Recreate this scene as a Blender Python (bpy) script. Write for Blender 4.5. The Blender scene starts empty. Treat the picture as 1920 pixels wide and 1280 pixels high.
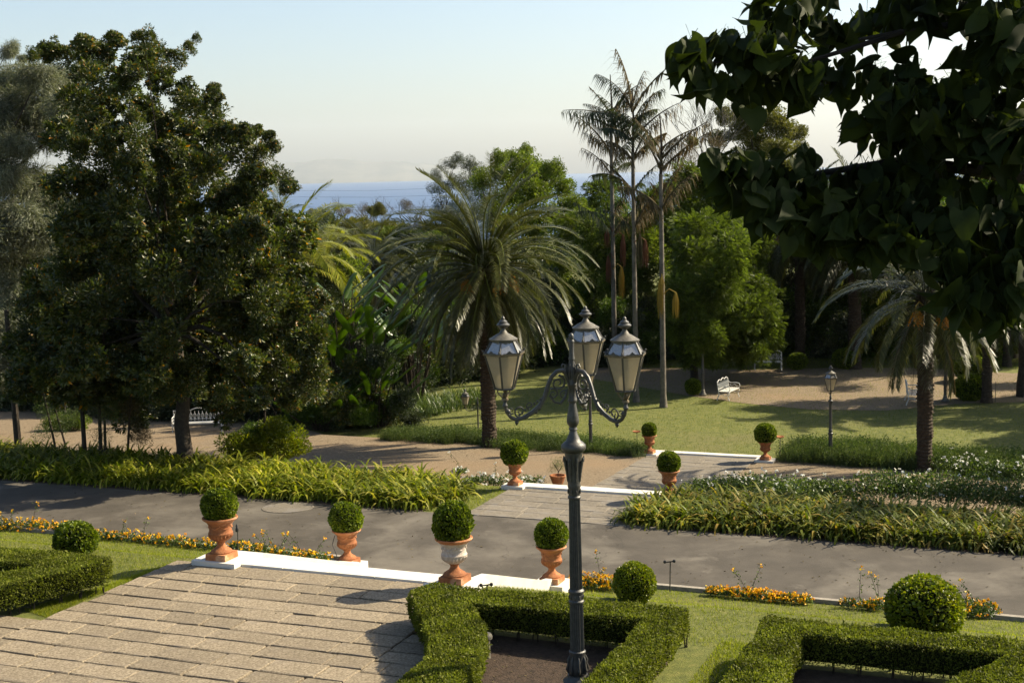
import bpy, bmesh, math, random
import numpy as np
from mathutils import Vector, Matrix, Quaternion
R = math.radians
scene = bpy.context.scene
rng = np.random.default_rng(7)
random.seed(7)

# ------------------------------------------------------------------ camera, world, sun, exposure
F_PX = 2667.0                      # focal length in pixels of a 1920 px wide picture (50 mm)
CAM = np.array((0.0, 0.0, 7.2))
PITCH, ROLL = math.atan((640-323)/F_PX), R(1.4)
fwd = np.array((0, math.cos(PITCH), -math.sin(PITCH)))
up0 = np.array((0, math.sin(PITCH), math.cos(PITCH)))
rt0 = np.array((1.0, 0, 0))
rt = rt0*math.cos(ROLL) - up0*math.sin(ROLL)
up = up0*math.cos(ROLL) + rt0*math.sin(ROLL)
cd = bpy.data.cameras.new('camera'); cam = bpy.data.objects.new('camera', cd)
scene.collection.objects.link(cam); scene.camera = cam
cd.sensor_width = 36; cd.lens = 36*F_PX/1920; cd.clip_start = 0.1; cd.clip_end = 90000
cam.matrix_world = Matrix(((rt[0], up[0], -fwd[0], CAM[0]), (rt[1], up[1], -fwd[1], CAM[1]),
                           (rt[2], up[2], -fwd[2], CAM[2]), (0, 0, 0, 1)))
SUN_AZ, SUN_EL = R(70), R(37)      # clockwise from +Y (the view direction), above the horizon
world = bpy.data.worlds.new('World'); scene.world = world; world.use_nodes = True
wn = world.node_tree; wn.nodes.clear()
wo = wn.nodes.new('ShaderNodeOutputWorld'); wb = wn.nodes.new('ShaderNodeBackground')
sky = wn.nodes.new('ShaderNodeTexSky'); sky.sky_type = 'NISHITA'; sky.sun_disc = False
sky.sun_elevation = SUN_EL; sky.sun_rotation = SUN_AZ
sky.altitude = 100; sky.air_density = 1.0; sky.dust_density = 1.9; sky.ozone_density = 1.5
wb.inputs[1].default_value = 0.077
wn.links.new(sky.outputs[0], wb.inputs[0]); wn.links.new(wb.outputs[0], wo.inputs[0])
sd = bpy.data.lights.new('sun', 'SUN'); sun = bpy.data.objects.new('sun', sd); scene.collection.objects.link(sun)
sd.energy = 5.0; sd.angle = R(0.55); sd.color = (1.0, 0.87, 0.65)
sdir = Vector((math.sin(SUN_AZ)*math.cos(SUN_EL), math.cos(SUN_AZ)*math.cos(SUN_EL), math.sin(SUN_EL)))
sun.rotation_euler = sdir.to_track_quat('Z', 'Y').to_euler(); sun.location = (30, 10, 30)
scene.view_settings.view_transform = 'Standard'; scene.view_settings.look = 'None'
scene.view_settings.exposure = 1.28; scene.view_settings.gamma = 1.0
scene.view_settings.use_curve_mapping = False
scene.render.engine = 'CYCLES'

def at(u, v, z=None, Y=None):
    """world point seen at photo pixel (u, v), at height z or at depth Y"""
    d = fwd + rt*((u-960)/F_PX) + up*((640-v)/F_PX)
    k = (z-CAM[2])/d[2] if z is not None else Y/d[1]
    return CAM + d*k
CA, SA = 0.926, 0.378
def W(s, t, z=0.0): return (s*CA+t*SA, -s*SA+t*CA, z)     # garden axes (s right along the steps, t away) to world
def ST(x, y): return (x*CA-y*SA, x*SA+y*CA)
ANG = math.atan2(-SA, CA)                                  # rotation of the s axis
PT = [0, 22.3, 24.9, 26.6, 34.3, 35.8, 45.5, 46.2, 170, 420, 1800]
PZ = [0, 0, -0.92, -1.1, -1.1, -2.0, -2.3, -2.45, -2.9, -14, -112]
def gz(x, y):
    s, t = ST(x, y); return float(np.interp(t, PT, PZ))

def atg(u, v, dz=0.0):
    """point of the terrain (raised by dz) seen at photo pixel (u, v)"""
    z = -1.5
    for _ in range(14):
        p = at(u, v, z+dz); z += (gz(p[0], p[1])-z)*.7
    return at(u, v, z+dz)

# ------------------------------------------------------------------ object helpers
COL = scene.collection
def tag(o, label=None, cat=None, group=None, kind=None):
    if label: o['label'] = label
    if cat: o['category'] = cat
    if group: o['group'] = group
    if kind: o['kind'] = kind
    return o
def thing(name, label, cat, loc=(0, 0, 0), rz=0, group=None, sc=1.0):
    o = bpy.data.objects.new(name, None); COL.objects.link(o); o.location = loc
    o.rotation_euler = (0, 0, rz); o.scale = (sc,)*3; o.empty_display_size = .2
    return tag(o, label, cat, group)
def link(name, me, parent=None, loc=(0, 0, 0), rot=(0, 0, 0), sc=(1, 1, 1)):
    o = bpy.data.objects.new(name, me); COL.objects.link(o)
    if parent: o.parent = parent
    o.location = loc; o.rotation_euler = rot; o.scale = tuple(sc) if hasattr(sc, '__len__') and len(sc) == 3 else (float(sc),)*3
    return o
def copy_tree(o, parent=None):
    c = o.copy(); COL.objects.link(c); c.parent = parent
    for ch in list(o.children): copy_tree(ch, c)
    return c
def npmesh(name, V, quads=None, tris=None, mats=(), mi=None, smooth=False):
    me = bpy.data.meshes.new(name)
    V = np.asarray(V, dtype=np.float32).reshape(-1, 3)
    q = np.zeros((0, 4), np.int32) if quads is None else np.asarray(quads, np.int32).reshape(-1, 4)
    t = np.zeros((0, 3), np.int32) if tris is None else np.asarray(tris, np.int32).reshape(-1, 3)
    me.vertices.add(len(V)); me.vertices.foreach_set('co', V.ravel())
    nl = len(q)*4+len(t)*3; me.loops.add(nl)
    me.loops.foreach_set('vertex_index', np.concatenate([q.ravel(), t.ravel()]))
    me.polygons.add(len(q)+len(t))
    ls = np.concatenate([np.arange(len(q))*4, len(q)*4+np.arange(len(t))*3]).astype(np.int32)
    me.polygons.foreach_set('loop_start', ls)
    if mi is not None: me.polygons.foreach_set('material_index', np.asarray(mi, np.int32))
    if smooth: me.polygons.foreach_set('use_smooth', np.ones(len(q)+len(t), bool))
    for m in mats: me.materials.append(m)
    me.update(calc_edges=True); me.validate()
    return me
class MB:
    """collects boxes, tubes and lathes into one mesh"""
    def __init__(s): s.v = []; s.f = []; s.m = []; s.cur = 0
    def add(s, vs, fs):
        b = len(s.v); s.v += [tuple(p) for p in vs]; s.f += [tuple(b+i for i in f) for f in fs]; s.m += [s.cur]*len(fs)
        return s
    def box(s, c, d, rz=0, taper=1.0):
        x, y, z = d[0]/2, d[1]/2, d[2]/2; vs = []
        for sz in (-1, 1):
            k = taper if sz > 0 else 1
            for sx, sy in ((-1, -1), (1, -1), (1, 1), (-1, 1)):
                px, py = sx*x*k, sy*y*k
                vs.append((c[0]+px*math.cos(rz)-py*math.sin(rz), c[1]+px*math.sin(rz)+py*math.cos(rz), c[2]+sz*z))
        return s.add(vs, [(3, 2, 1, 0), (4, 5, 6, 7), (0, 1, 5, 4), (1, 2, 6, 5), (2, 3, 7, 6), (3, 0, 4, 7)])
    def tube(s, pts, rad, seg=8, cap=True):
        pts = [Vector(p) for p in pts]; n = len(pts)
        if not hasattr(rad, '__len__'): rad = [rad]*n
        vs = []; ref = None
        for i, p in enumerate(pts):
            d = (pts[min(i+1, n-1)]-pts[max(i-1, 0)]).normalized()
            if ref is None: ref = d.orthogonal().normalized()
            a = (ref - d*ref.dot(d)).normalized(); ref = a; b = d.cross(a)
            for k in range(seg):
                th = 2*math.pi*k/seg
                vs.append(p+(a*math.cos(th)+b*math.sin(th))*rad[i])
        fs = [(i*seg+k, i*seg+(k+1) % seg, (i+1)*seg+(k+1) % seg, (i+1)*seg+k) for i in range(n-1) for k in range(seg)]
        if cap: fs += [tuple(range(seg))[::-1], tuple((n-1)*seg+k for k in range(seg))]
        return s.add(vs, fs)
    def lathe(s, prof, seg=20, c=(0, 0, 0), flute=None, rot=0):
        """prof: list of (r, z[, flute amount])"""
        vs = []
        for p in prof:
            fl = p[2] if len(p) > 2 else 0
            for k in range(seg):
                th = 2*math.pi*k/seg+rot; r = p[0]*(1-(fl if k % 2 else 0))
                vs.append((c[0]+r*math.cos(th), c[1]+r*math.sin(th), c[2]+p[1]))
        n = len(prof)
        fs = [(i*seg+k, i*seg+(k+1) % seg, (i+1)*seg+(k+1) % seg, (i+1)*seg+k) for i in range(n-1) for k in range(seg)]
        fs += [tuple(range(seg))[::-1], tuple((n-1)*seg+k for k in range(seg))]
        return s.add(vs, fs)
    def ball(s, c, r, seg=10, sc=(1, 1, 1)):
        vs = []; fs = []; n = seg//2+1
        for i in range(n+1):
            ph = math.pi*i/n
            for k in range(seg):
                th = 2*math.pi*k/seg
                vs.append((c[0]+r*sc[0]*math.sin(ph)*math.cos(th), c[1]+r*sc[1]*math.sin(ph)*math.sin(th), c[2]-r*sc[2]*math.cos(ph)))
        for i in range(n):
            for k in range(seg): fs.append((i*seg+k, i*seg+(k+1) % seg, (i+1)*seg+(k+1) % seg, (i+1)*seg+k))
        return s.add(vs, fs)
    def mesh(s, name, mats, smooth=False):
        me = bpy.data.meshes.new(name); me.from_pydata(s.v, [], s.f)
        for m in (mats if isinstance(mats, (list, tuple)) else [mats]): me.materials.append(m)
        me.polygons.foreach_set('material_index', s.m)
        if smooth: me.polygons.foreach_set('use_smooth', [True]*len(s.f))
        me.update()
        if smooth: me.set_sharp_from_angle(angle=R(38))
        return me
    def build(s, name, mats, parent=None, smooth=False, **k): return link(name, s.mesh(name, mats, smooth), parent, **k)

# ------------------------------------------------------------------ materials
def newmat(name):
    m = bpy.data.materials.new(name); m.use_nodes = True; nt = m.node_tree; nt.nodes.clear()
    return m, nt, nt.nodes.new('ShaderNodeOutputMaterial')
ALB = 0.80                         # the exposure is set high for this sun: all base colours are scaled to it
def ramp(nt, fac, stops):
    r = nt.nodes.new('ShaderNodeValToRGB'); e = r.color_ramp.elements
    while len(e) < len(stops): e.new(.5)
    for i, (p, c) in enumerate(stops): e[i].position = p; e[i].color = (c[0]*ALB, c[1]*ALB, c[2]*ALB, 1)
    nt.links.new(fac, r.inputs[0]); return r
def noise(nt, scale, detail=4, rough=.6, coord='Object', out=0, dist=0):
    tc = nt.nodes.new('ShaderNodeTexCoord'); n = nt.nodes.new('ShaderNodeTexNoise')
    n.inputs['Scale'].default_value = scale; n.inputs['Detail'].default_value = detail
    n.inputs['Roughness'].default_value = rough; n.inputs['Distortion'].default_value = dist
    nt.links.new(tc.outputs[coord], n.inputs['Vector']); return n.outputs[out]
def leafmat(name, stops, rough=.45, trans=.3, tcol=None, spec=.4, island=True, big=0.6, lo=.65, hi=1.3, sat=1.1, gain=1.3):
    """leaf colour varies leaf by leaf and in large patches"""
    m, nt, out = newmat(name); L = nt.links.new
    g = nt.nodes.new('ShaderNodeNewGeometry')
    r = ramp(nt, g.outputs['Random Per Island'], [(p, tuple(min(.9, x*gain) for x in c)) for p, c in stops])
    nz = noise(nt, big, 3, .6)
    hs = nt.nodes.new('ShaderNodeHueSaturation')
    mr = nt.nodes.new('ShaderNodeMapRange'); mr.inputs[1].default_value = .3; mr.inputs[2].default_value = .7
    mr.inputs[3].default_value = lo; mr.inputs[4].default_value = hi; hs.inputs['Saturation'].default_value = sat
    L(nz, mr.inputs[0]); L(mr.outputs[0], hs.inputs['Value']); L(r.outputs[0], hs.inputs['Color'])
    b = nt.nodes.new('ShaderNodeBsdfPrincipled'); b.inputs['Roughness'].default_value = rough
    b.inputs['Specular IOR Level'].default_value = spec
    L(hs.outputs[0], b.inputs['Base Color'])
    if trans > 0:
        t = nt.nodes.new('ShaderNodeBsdfTranslucent'); mx = nt.nodes.new('ShaderNodeMixShader'); mx.inputs[0].default_value = trans
        mc = nt.nodes.new('ShaderNodeMixRGB'); mc.blend_type = 'MULTIPLY'; mc.inputs[0].default_value = 1
        mc.inputs[2].default_value = (*(tcol or (1.6, 1.7, .7)), 1)
        L(hs.outputs[0], mc.inputs[1]); L(mc.outputs[0], t.inputs[0])
        L(b.outputs[0], mx.inputs[1]); L(t.outputs[0], mx.inputs[2]); L(mx.outputs[0], out.inputs[0])
    else: L(b.outputs[0], out.inputs[0])
    return m
def surfmat(name, stops, scale=5, rough=.8, bump=.3, bscale=None, detail=8, spec=.3, metal=0, coord='Object', second=None, dist=0, objrand=0, bdist=.02):
    """noise-mottled surface with fine relief; second=(scale, colour, lo, hi) lays a patchy stain on it"""
    m, nt, out = newmat(name); L = nt.links.new
    r = ramp(nt, noise(nt, scale, detail, .62, coord, dist=dist), stops); col = r.outputs[0]
    if second:
        n2 = noise(nt, second[0], 5, .6, coord, dist=.3)
        mr = nt.nodes.new('ShaderNodeMapRange'); mr.inputs[1].default_value = second[2]; mr.inputs[2].default_value = second[3]
        mx = nt.nodes.new('ShaderNodeMixRGB'); L(n2, mr.inputs[0]); L(mr.outputs[0], mx.inputs[0]); L(col, mx.inputs[1])
        mx.inputs[2].default_value = (*second[1], 1); col = mx.outputs[0]
    if objrand:
        oi = nt.nodes.new('ShaderNodeObjectInfo'); hs = nt.nodes.new('ShaderNodeHueSaturation')
        mr = nt.nodes.new('ShaderNodeMapRange'); mr.inputs[3].default_value = 1-objrand; mr.inputs[4].default_value = 1+objrand
        L(oi.outputs['Random'], mr.inputs[0]); L(mr.outputs[0], hs.inputs['Value']); L(col, hs.inputs['Color']); col = hs.outputs[0]
    b = nt.nodes.new('ShaderNodeBsdfPrincipled'); b.inputs['Roughness'].default_value = rough
    b.inputs['Specular IOR Level'].default_value = spec; b.inputs['Metallic'].default_value = metal
    L(col, b.inputs['Base Color'])
    if bump:
        bp = nt.nodes.new('ShaderNodeBump'); bp.inputs['Strength'].default_value = bump; bp.inputs['Distance'].default_value = bdist
        L(noise(nt, bscale or scale*6, 5, .7, coord), bp.inputs['Height']); L(bp.outputs[0], b.inputs['Normal'])
    L(b.outputs[0], out.inputs[0]); return m

M = {}
M['paver'] = surfmat('paver_stone', [(.30, (.11, .086, .054)), (.5, (.26, .21, .140)), (.70, (.42, .35, .245))], 30, .9, .8, 55, second=(2.2, (.20, .165, .12), .52, .78), objrand=.15, coord='Object')
M['pathstone'] = surfmat('path_stone', [(.3, (.14, .12, .09)), (.6, (.22, .19, .145)), (.8, (.30, .26, .20))], 18, .9, .5, 50, second=(1.3, (.18, .165, .145), .5, .7), objrand=.12)
M['joint'] = surfmat('joint_earth', [(.3, (.018, .014, .010)), (.7, (.04, .032, .022))], 20, 1, .5)
M['marble'] = surfmat('white_marble', [(.3, (.70, .66, .57)), (.7, (.82, .79, .71))], 3, .6, .08, 40, second=(1.2, (.6, .55, .46), .55, .8))
M['asphalt'] = surfmat('asphalt', [(.25, (.052, .044, .033)), (.5, (.076, .065, .050)), (.75, (.108, .093, .072))], 1.2, .88, .5, 70, detail=12, second=(.45, (.125, .110, .087), .49, .66), bdist=.01)
M['gravel'] = surfmat('gravel', [(.3, (.13, .095, .056)), (.5, (.215, .162, .10)), (.72, (.32, .25, .165))], 14, .95, .9, 30, second=(.3, (.20, .14, .08), .48, .7), dist=.4, bdist=.03)
M['soil'] = surfmat('soil', [(.3, (.035, .024, .016)), (.7, (.09, .06, .04))], 9, 1, 1, 25, bdist=.04)
M['lawn'] = surfmat('lawn_grass', [(.3, (.075, .088, .016)), (.5, (.12, .135, .024)), (.7, (.18, .175, .042))], 5, .95, .8, 28, second=(.22, (.13, .115, .045), .55, .85), bdist=.05)
M['stone_trim'] = surfmat('stone_trim', [(.3, (.25, .22, .18)), (.7, (.40, .36, .29))], 12, .9, .4)
M['terracotta'] = surfmat('terracotta', [(.25, (.22, .075, .028)), (.5, (.40, .15, .055)), (.75, (.50, .22, .09))], 7, .85, .6, 40, second=(3.2, (.52, .33, .20), .54, .70), objrand=.22)
M['pale_terracotta'] = surfmat('weathered_terracotta', [(.25, (.38, .29, .23)), (.5, (.55, .46, .38)), (.75, (.70, .62, .54))], 14, .9, .4, 50)
M['iron'] = surfmat('grey_cast_iron', [(.3, (.05, .05, .046)), (.7, (.10, .098, .09))], 16, .45, .25, 60, metal=.35, spec=.5)
M['iron_light'] = surfmat('weathered_iron', [(.3, (.08, .076, .066)), (.7, (.19, .175, .14))], 14, .55, .3, 50, metal=.3)
M['brass'] = surfmat('old_brass', [(.3, (.12, .09, .05)), (.7, (.26, .21, .13))], 18, .45, .3, metal=.6)
M['white_iron'] = surfmat('white_painted_iron', [(.3, (.52, .51, .46)), (.7, (.72, .71, .66))], 14, .5, .2)
M['bark_dark'] = surfmat('dark_bark', [(.3, (.03, .024, .018)), (.7, (.085, .068, .05))], 9, .95, 1, 22, bdist=.05)
M['bark_grey'] = surfmat('pale_grey_bark', [(.3, (.09, .08, .062)), (.7, (.23, .20, .155))], 6, .9, .7, 18, bdist=.04)
M['bark_palm'] = surfmat('palm_bark', [(.3, (.03, .021, .014)), (.7, (.095, .068, .042))], 12, .95, 1, 20, bdist=.05)
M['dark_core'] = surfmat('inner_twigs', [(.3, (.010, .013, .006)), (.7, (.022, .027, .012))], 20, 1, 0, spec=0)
M['black'] = surfmat('black_plastic', [(.3, (.012, .012, .012)), (.7, (.03, .03, .03))], 14, .4, 0)

def cracked(m):
    nt = m.node_tree; L = nt.links.new; b = next(n for n in nt.nodes if n.type == 'BSDF_PRINCIPLED'); src = b.inputs['Base Color'].links[0].from_socket
    tc = nt.nodes.new('ShaderNodeTexCoord'); nz = nt.nodes.new('ShaderNodeTexNoise'); nz.inputs['Scale'].default_value = 1.3; nz.inputs['Detail'].default_value = 6
    L(tc.outputs['Object'], nz.inputs['Vector']); ad = nt.nodes.new('ShaderNodeMixRGB'); ad.blend_type = 'ADD'; ad.inputs[0].default_value = .9
    L(tc.outputs['Object'], ad.inputs[1]); L(nz.outputs['Color'], ad.inputs[2])
    v = nt.nodes.new('ShaderNodeTexVoronoi'); v.feature = 'DISTANCE_TO_EDGE'; v.inputs['Scale'].default_value = .42; L(ad.outputs[0], v.inputs['Vector'])
    mr = nt.nodes.new('ShaderNodeMapRange'); mr.inputs[1].default_value = .0; mr.inputs[2].default_value = .010; mr.inputs[3].default_value = .32; mr.inputs[4].default_value = 0; L(v.outputs['Distance'], mr.inputs[0])
    k = nt.nodes.new('ShaderNodeMapRange'); k.inputs[1].default_value = .42; k.inputs[2].default_value = .55; L(noise(nt, .25, 3, .5), k.inputs[0])
    mu = nt.nodes.new('ShaderNodeMath'); mu.operation = 'MULTIPLY'; L(mr.outputs[0], mu.inputs[0]); L(k.outputs[0], mu.inputs[1])
    mx = nt.nodes.new('ShaderNodeMixRGB'); mx.inputs[2].default_value = (.02, .017, .013, 1); L(mu.outputs[0], mx.inputs[0]); L(src, mx.inputs[1])
    d = nt.nodes.new('ShaderNodeMapRange'); d.inputs[1].default_value = .63; d.inputs[2].default_value = .75; d.inputs[4].default_value = .6; L(noise(nt, .9, 5, .65, dist=.5), d.inputs[0])
    m2 = nt.nodes.new('ShaderNodeMixRGB'); m2.inputs[2].default_value = (.17, .15, .12, 1); L(d.outputs[0], m2.inputs[0]); L(mx.outputs[0], m2.inputs[1]); L(m2.outputs[0], b.inputs['Base Color'])
cracked(M['asphalt'])
M['box'] = leafmat('box_leaf', [(0, (.035, .055, .009)), (.5, (.080, .112, .014)), (1, (.19, .22, .036))], .55, .3, spec=.25)
M['hedge'] = leafmat('hedge_leaf', [(0, (.055, .068, .012)), (.6, (.105, .122, .022)), (1, (.18, .19, .045))], .6, .3, spec=.15, big=1.6, lo=.45, hi=1.35)
M['lime_box'] = leafmat('yellow_green_leaf', [(0, (.07, .095, .012)), (.6, (.13, .16, .018)), (1, (.24, .24, .03))], .45, .3)
M['magnolia'] = leafmat('glossy_leaf', [(0, (.020, .032, .009)), (.5, (.040, .055, .014)), (.87, (.085, .096, .024)), (.98, (.14, .11, .03)), (1, (.38, .17, .03))], .42, .30, spec=.45, gain=1.15, big=.35, lo=.6, hi=1.5)
M['cedar'] = leafmat('blue_grey_needle', [(0, (.075, .088, .060)), (.6, (.13, .14, .10)), (1, (.20, .20, .145))], .6, .2, spec=.2)
M['feather'] = leafmat('feathery_leaf', [(0, (.035, .055, .009)), (.6, (.075, .105, .014)), (1, (.13, .165, .024))], .55, .35, spec=.2, sat=1.0, lo=.45, hi=1.5)
M['broad'] = leafmat('broad_leaf', [(0, (.030, .055, .010)), (.6, (.060, .100, .015)), (1, (.11, .155, .025))], .45, .35, spec=.3)
M['bright'] = leafmat('bright_leaf', [(0, (.045, .070, .009)), (.6, (.085, .120, .014)), (1, (.16, .19, .03))], .5, .38, spec=.25, sat=1.0, lo=.45, hi=1.5)
M['olive'] = leafmat('olive_leaf', [(0, (.05, .055, .018)), (.6, (.095, .098, .028)), (1, (.17, .155, .05))], .55, .3, spec=.2)
M['euca'] = leafmat('dark_grey_green_leaf', [(0, (.022, .032, .018)), (.6, (.042, .055, .028)), (1, (.08, .09, .045))], .5, .2, spec=.3)
M['dead'] = leafmat('dry_leaf', [(0, (.045, .040, .022)), (.6, (.095, .080, .045)), (1, (.18, .145, .085))], .8, .2, (1.2, 1, .7), spec=.1)
M['palm'] = leafmat('date_palm_leaflet', [(0, (.032, .038, .012)), (.6, (.062, .068, .022)), (1, (.125, .122, .048))], .42, .2, spec=.4, big=.5)
M['palm_yellow'] = leafmat('yellow_green_leaflet', [(0, (.10, .12, .02)), (.6, (.17, .18, .03)), (1, (.26, .24, .05))], .4, .35, spec=.4)
M['aga'] = leafmat('strap_leaf', [(0, (.06, .085, .010)), (.5, (.13, .155, .020)), (.85, (.24, .24, .04)), (1, (.36, .32, .09))], .55, .35, spec=.2, big=.5)
M['aga_dry'] = leafmat('ochre_strap_leaf', [(0, (.05, .07, .010)), (.5, (.10, .12, .020)), (.85, (.19, .18, .035)), (1, (.32, .22, .07))], .55, .3, spec=.2, big=.35, lo=.5)
M['lav'] = leafmat('grey_green_stem', [(0, (.040, .062, .022)), (.6, (.07, .10, .035)), (1, (.12, .14, .055))], .6, .2, spec=.2)
M['banana'] = leafmat('paddle_leaf', [(0, (.025, .050, .008)), (.6, (.045, .080, .010)), (1, (.09, .13, .02))], .35, .28, spec=.45)
M['grass'] = leafmat('grass_blade', [(0, (.10, .13, .014)), (.6, (.17, .195, .022)), (1, (.28, .27, .06))], .5, .4, spec=.3, big=.35)
M['grass_far'] = leafmat('grass_blade_far', [(0, (.08, .11, .014)), (.6, (.13, .155, .022)), (1, (.22, .21, .05))], .6, .3, spec=.2, big=.25)
M['rose_leaf'] = leafmat('rose_leaf', [(0, (.025, .045, .012)), (.6, (.055, .085, .02)), (1, (.12, .15, .04))], .45, .25)
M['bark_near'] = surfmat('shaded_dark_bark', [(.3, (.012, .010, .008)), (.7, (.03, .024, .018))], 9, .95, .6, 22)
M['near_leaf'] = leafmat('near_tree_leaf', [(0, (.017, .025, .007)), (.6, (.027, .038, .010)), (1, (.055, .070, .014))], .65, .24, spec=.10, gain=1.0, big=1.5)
M['petal_white'] = leafmat('white_petal', [(0, (.75, .72, .62)), (1, (.85, .83, .76))], .6, .3, (1, 1, .9))
M['petal_orange'] = leafmat('orange_petal', [(0, (.82, .27, .01)), (.4, (.90, .45, .012)), (1, (.95, .68, .03))], .6, .25, (1, 1, .8), gain=1.0)
M['fruit'] = leafmat('orange_date', [(0, (.50, .17, .01)), (1, (.65, .30, .03))], .5, .1)
M['fruit_string'] = leafmat('ochre_string', [(0, (.20, .15, .03)), (1, (.36, .25, .06))], .7, .2)
M['rust'] = leafmat('rust_string', [(0, (.07, .03, .018)), (1, (.16, .07, .035))], .8, .1)
M['leaf_fallen'] = surfmat('fallen_leaf', [(.3, (.45, .30, .12)), (.7, (.6, .42, .2))], 10, .7, 0)
M['purple'] = leafmat('purple_petal', [(0, (.22, .18, .42)), (1, (.35, .28, .55))], .6, .3, (1, 1, 1))
def glassmats():
    m, nt, out = newmat('frosted_glass'); L = nt.links.new
    b = nt.nodes.new('ShaderNodeBsdfPrincipled'); b.inputs['Base Color'].default_value = (.50, .46, .38, 1); b.inputs['Roughness'].default_value = .35
    t = nt.nodes.new('ShaderNodeBsdfTranslucent'); t.inputs[0].default_value = (.66, .60, .47, 1)
    tr = nt.nodes.new('ShaderNodeBsdfTransparent'); tr.inputs[0].default_value = (.9, .88, .82, 1)
    mx = nt.nodes.new('ShaderNodeMixShader'); mx.inputs[0].default_value = .55; L(b.outputs[0], mx.inputs[1]); L(t.outputs[0], mx.inputs[2])
    m2 = nt.nodes.new('ShaderNodeMixShader'); m2.inputs[0].default_value = .22
    n = noise(nt, 6, 3, .5); mr = nt.nodes.new('ShaderNodeMapRange'); mr.inputs[3].default_value = .28; mr.inputs[4].default_value = .5
    L(n, mr.inputs[0]); L(mr.outputs[0], m2.inputs[0]); L(mx.outputs[0], m2.inputs[1]); L(tr.outputs[0], m2.inputs[2]); L(m2.outputs[0], out.inputs[0])
    M['frost'] = m
    m, nt, out = newmat('clear_glass'); L = nt.links.new
    g = nt.nodes.new('ShaderNodeBsdfGlossy'); g.inputs['Roughness'].default_value = .08; g.inputs[0].default_value = (.9, .88, .84, 1)
    tr = nt.nodes.new('ShaderNodeBsdfTransparent'); tr.inputs[0].default_value = (.72, .75, .78, 1)
    df = nt.nodes.new('ShaderNodeBsdfDiffuse'); df.inputs[0].default_value = (.40, .39, .37, 1)
    mx = nt.nodes.new('ShaderNodeMixShader'); mx.inputs[0].default_value = .35; L(tr.outputs[0], mx.inputs[1]); L(df.outputs[0], mx.inputs[2])
    m2 = nt.nodes.new('ShaderNodeMixShader'); m2.inputs[0].default_value = .22; L(mx.outputs[0], m2.inputs[1]); L(g.outputs[0], m2.inputs[2]); L(m2.outputs[0], out.inputs[0])
    M['glass'] = m
glassmats()

# ------------------------------------------------------------------ foliage helpers (all numpy)
def norm(a): return a/np.maximum(np.linalg.norm(a, axis=-1, keepdims=True), 1e-9)
def rdir(n, r=rng): return norm(r.normal(size=(n, 3)))
def bases(d, r=rng, hang=None):
    """(n,3,3) frames whose x axis is d; rolled at random, or with the z axis as near world up as it can be"""
    n = len(d); x = norm(d)
    ref = r.normal(size=(n, 3)) if hang is None else np.tile((0, 0, 1.0), (n, 1))+r.normal(size=(n, 3))*hang
    y = norm(np.cross(ref, x)); z = np.cross(x, y)
    return np.stack([x, y, z], -1)
def scatter(tv, tq, tt, P, B, S):
    """copies of a template (verts, quads, tris) at P with frames B and sizes S"""
    tv = np.asarray(tv, float); n, k = len(P), len(tv)
    S = np.asarray(S, float); S = S[:, None, None] if S.ndim == 1 else S[:, None, :]
    V = np.einsum('nij,nkj->nki', B, tv[None]*S)+P[:, None, :]
    off = (np.arange(n)*k)[:, None, None]
    q = (np.asarray(tq, int).reshape(1, -1, 4)+off).reshape(-1, 4) if len(tq) else None
    t = (np.asarray(tt, int).reshape(1, -1, 3)+off).reshape(-1, 3) if len(tt) else None
    return V.reshape(-1, 3), q, t
def merge(parts):
    Vs, Q, T, MI = [], [], [], []; b = 0; mq, mt = [], []
    for p in parts:
        V, q, t = p[:3]; mi = p[3] if len(p) > 3 else 0
        Vs.append(V)
        if q is not None: Q.append(q+b); mq += [mi]*len(q)
        if t is not None: T.append(t+b); mt += [mi]*len(t)
        b += len(V)
    return (np.concatenate(Vs), np.concatenate(Q) if Q else None, np.concatenate(T) if T else None, mq+mt)
def pm(name, parts, mats):
    V, q, t, mi = merge(parts); return npmesh(name, V, q, t, mats, mi)
# templates: x is the leaf's length
T_LEAF = ([(0, 0, 0), (.45, -.27, .06), (.45, .27, .06), (1, 0, -.05)], [], [(0, 1, 3), (0, 3, 2)])
T_THIN = ([(0, 0, 0), (.5, -.12, .04), (.5, .12, .04), (1, 0, -.08)], [], [(0, 1, 3), (0, 3, 2)])
T_BOX = ([(0, -.3, 0), (.9, -.35, .1), (1, .3, 0), (.1, .35, -.1)], [(0, 1, 2, 3)], [])
T_BLADE = ([(0, -.5, 0), (0, .5, 0), (1, 0, .25)], [], [(0, 1, 2)])
def t_rosette(n=7):
    v, t = [], []
    for k in range(n):
        a = 2*math.pi*k/n+random.uniform(-.2, .2); el = random.uniform(.15, .9)
        d = np.array((math.sin(el), math.cos(a)*math.cos(el), math.sin(a)*math.cos(el)))
        s = norm(np.cross(d, (1, .1, 0))); b = len(v); u = np.cross(s, d)*.05
        v += [d*.08, d*.45-s*.17+u, d*.5-u, d*.45+s*.17+u, d*.8-s*.11+u, d*.8+s*.11+u, d*1.0-u]
        t += [(b, b+1, b+2), (b, b+2, b+3), (b+1, b+4, b+2), (b+2, b+5, b+3), (b+4, b+6, b+2), (b+2, b+6, b+5)]
    return (v, [], t)
def t_feather(n=8):
    v, t = [], []
    for k in range(n):
        x = .12+.8*k/n; L = .34*math.sin(math.pi*min(.95, .25+.7*k/n)); dz = -.3*x*x
        for sg in (-1, 1):
            b = len(v); v += [(x, 0, dz), (x+.10, sg*L, dz-.05), (x+.15, sg*L*.4, dz+.02)]; t.append((b, b+1, b+2))
    return (v, [], t)
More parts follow.
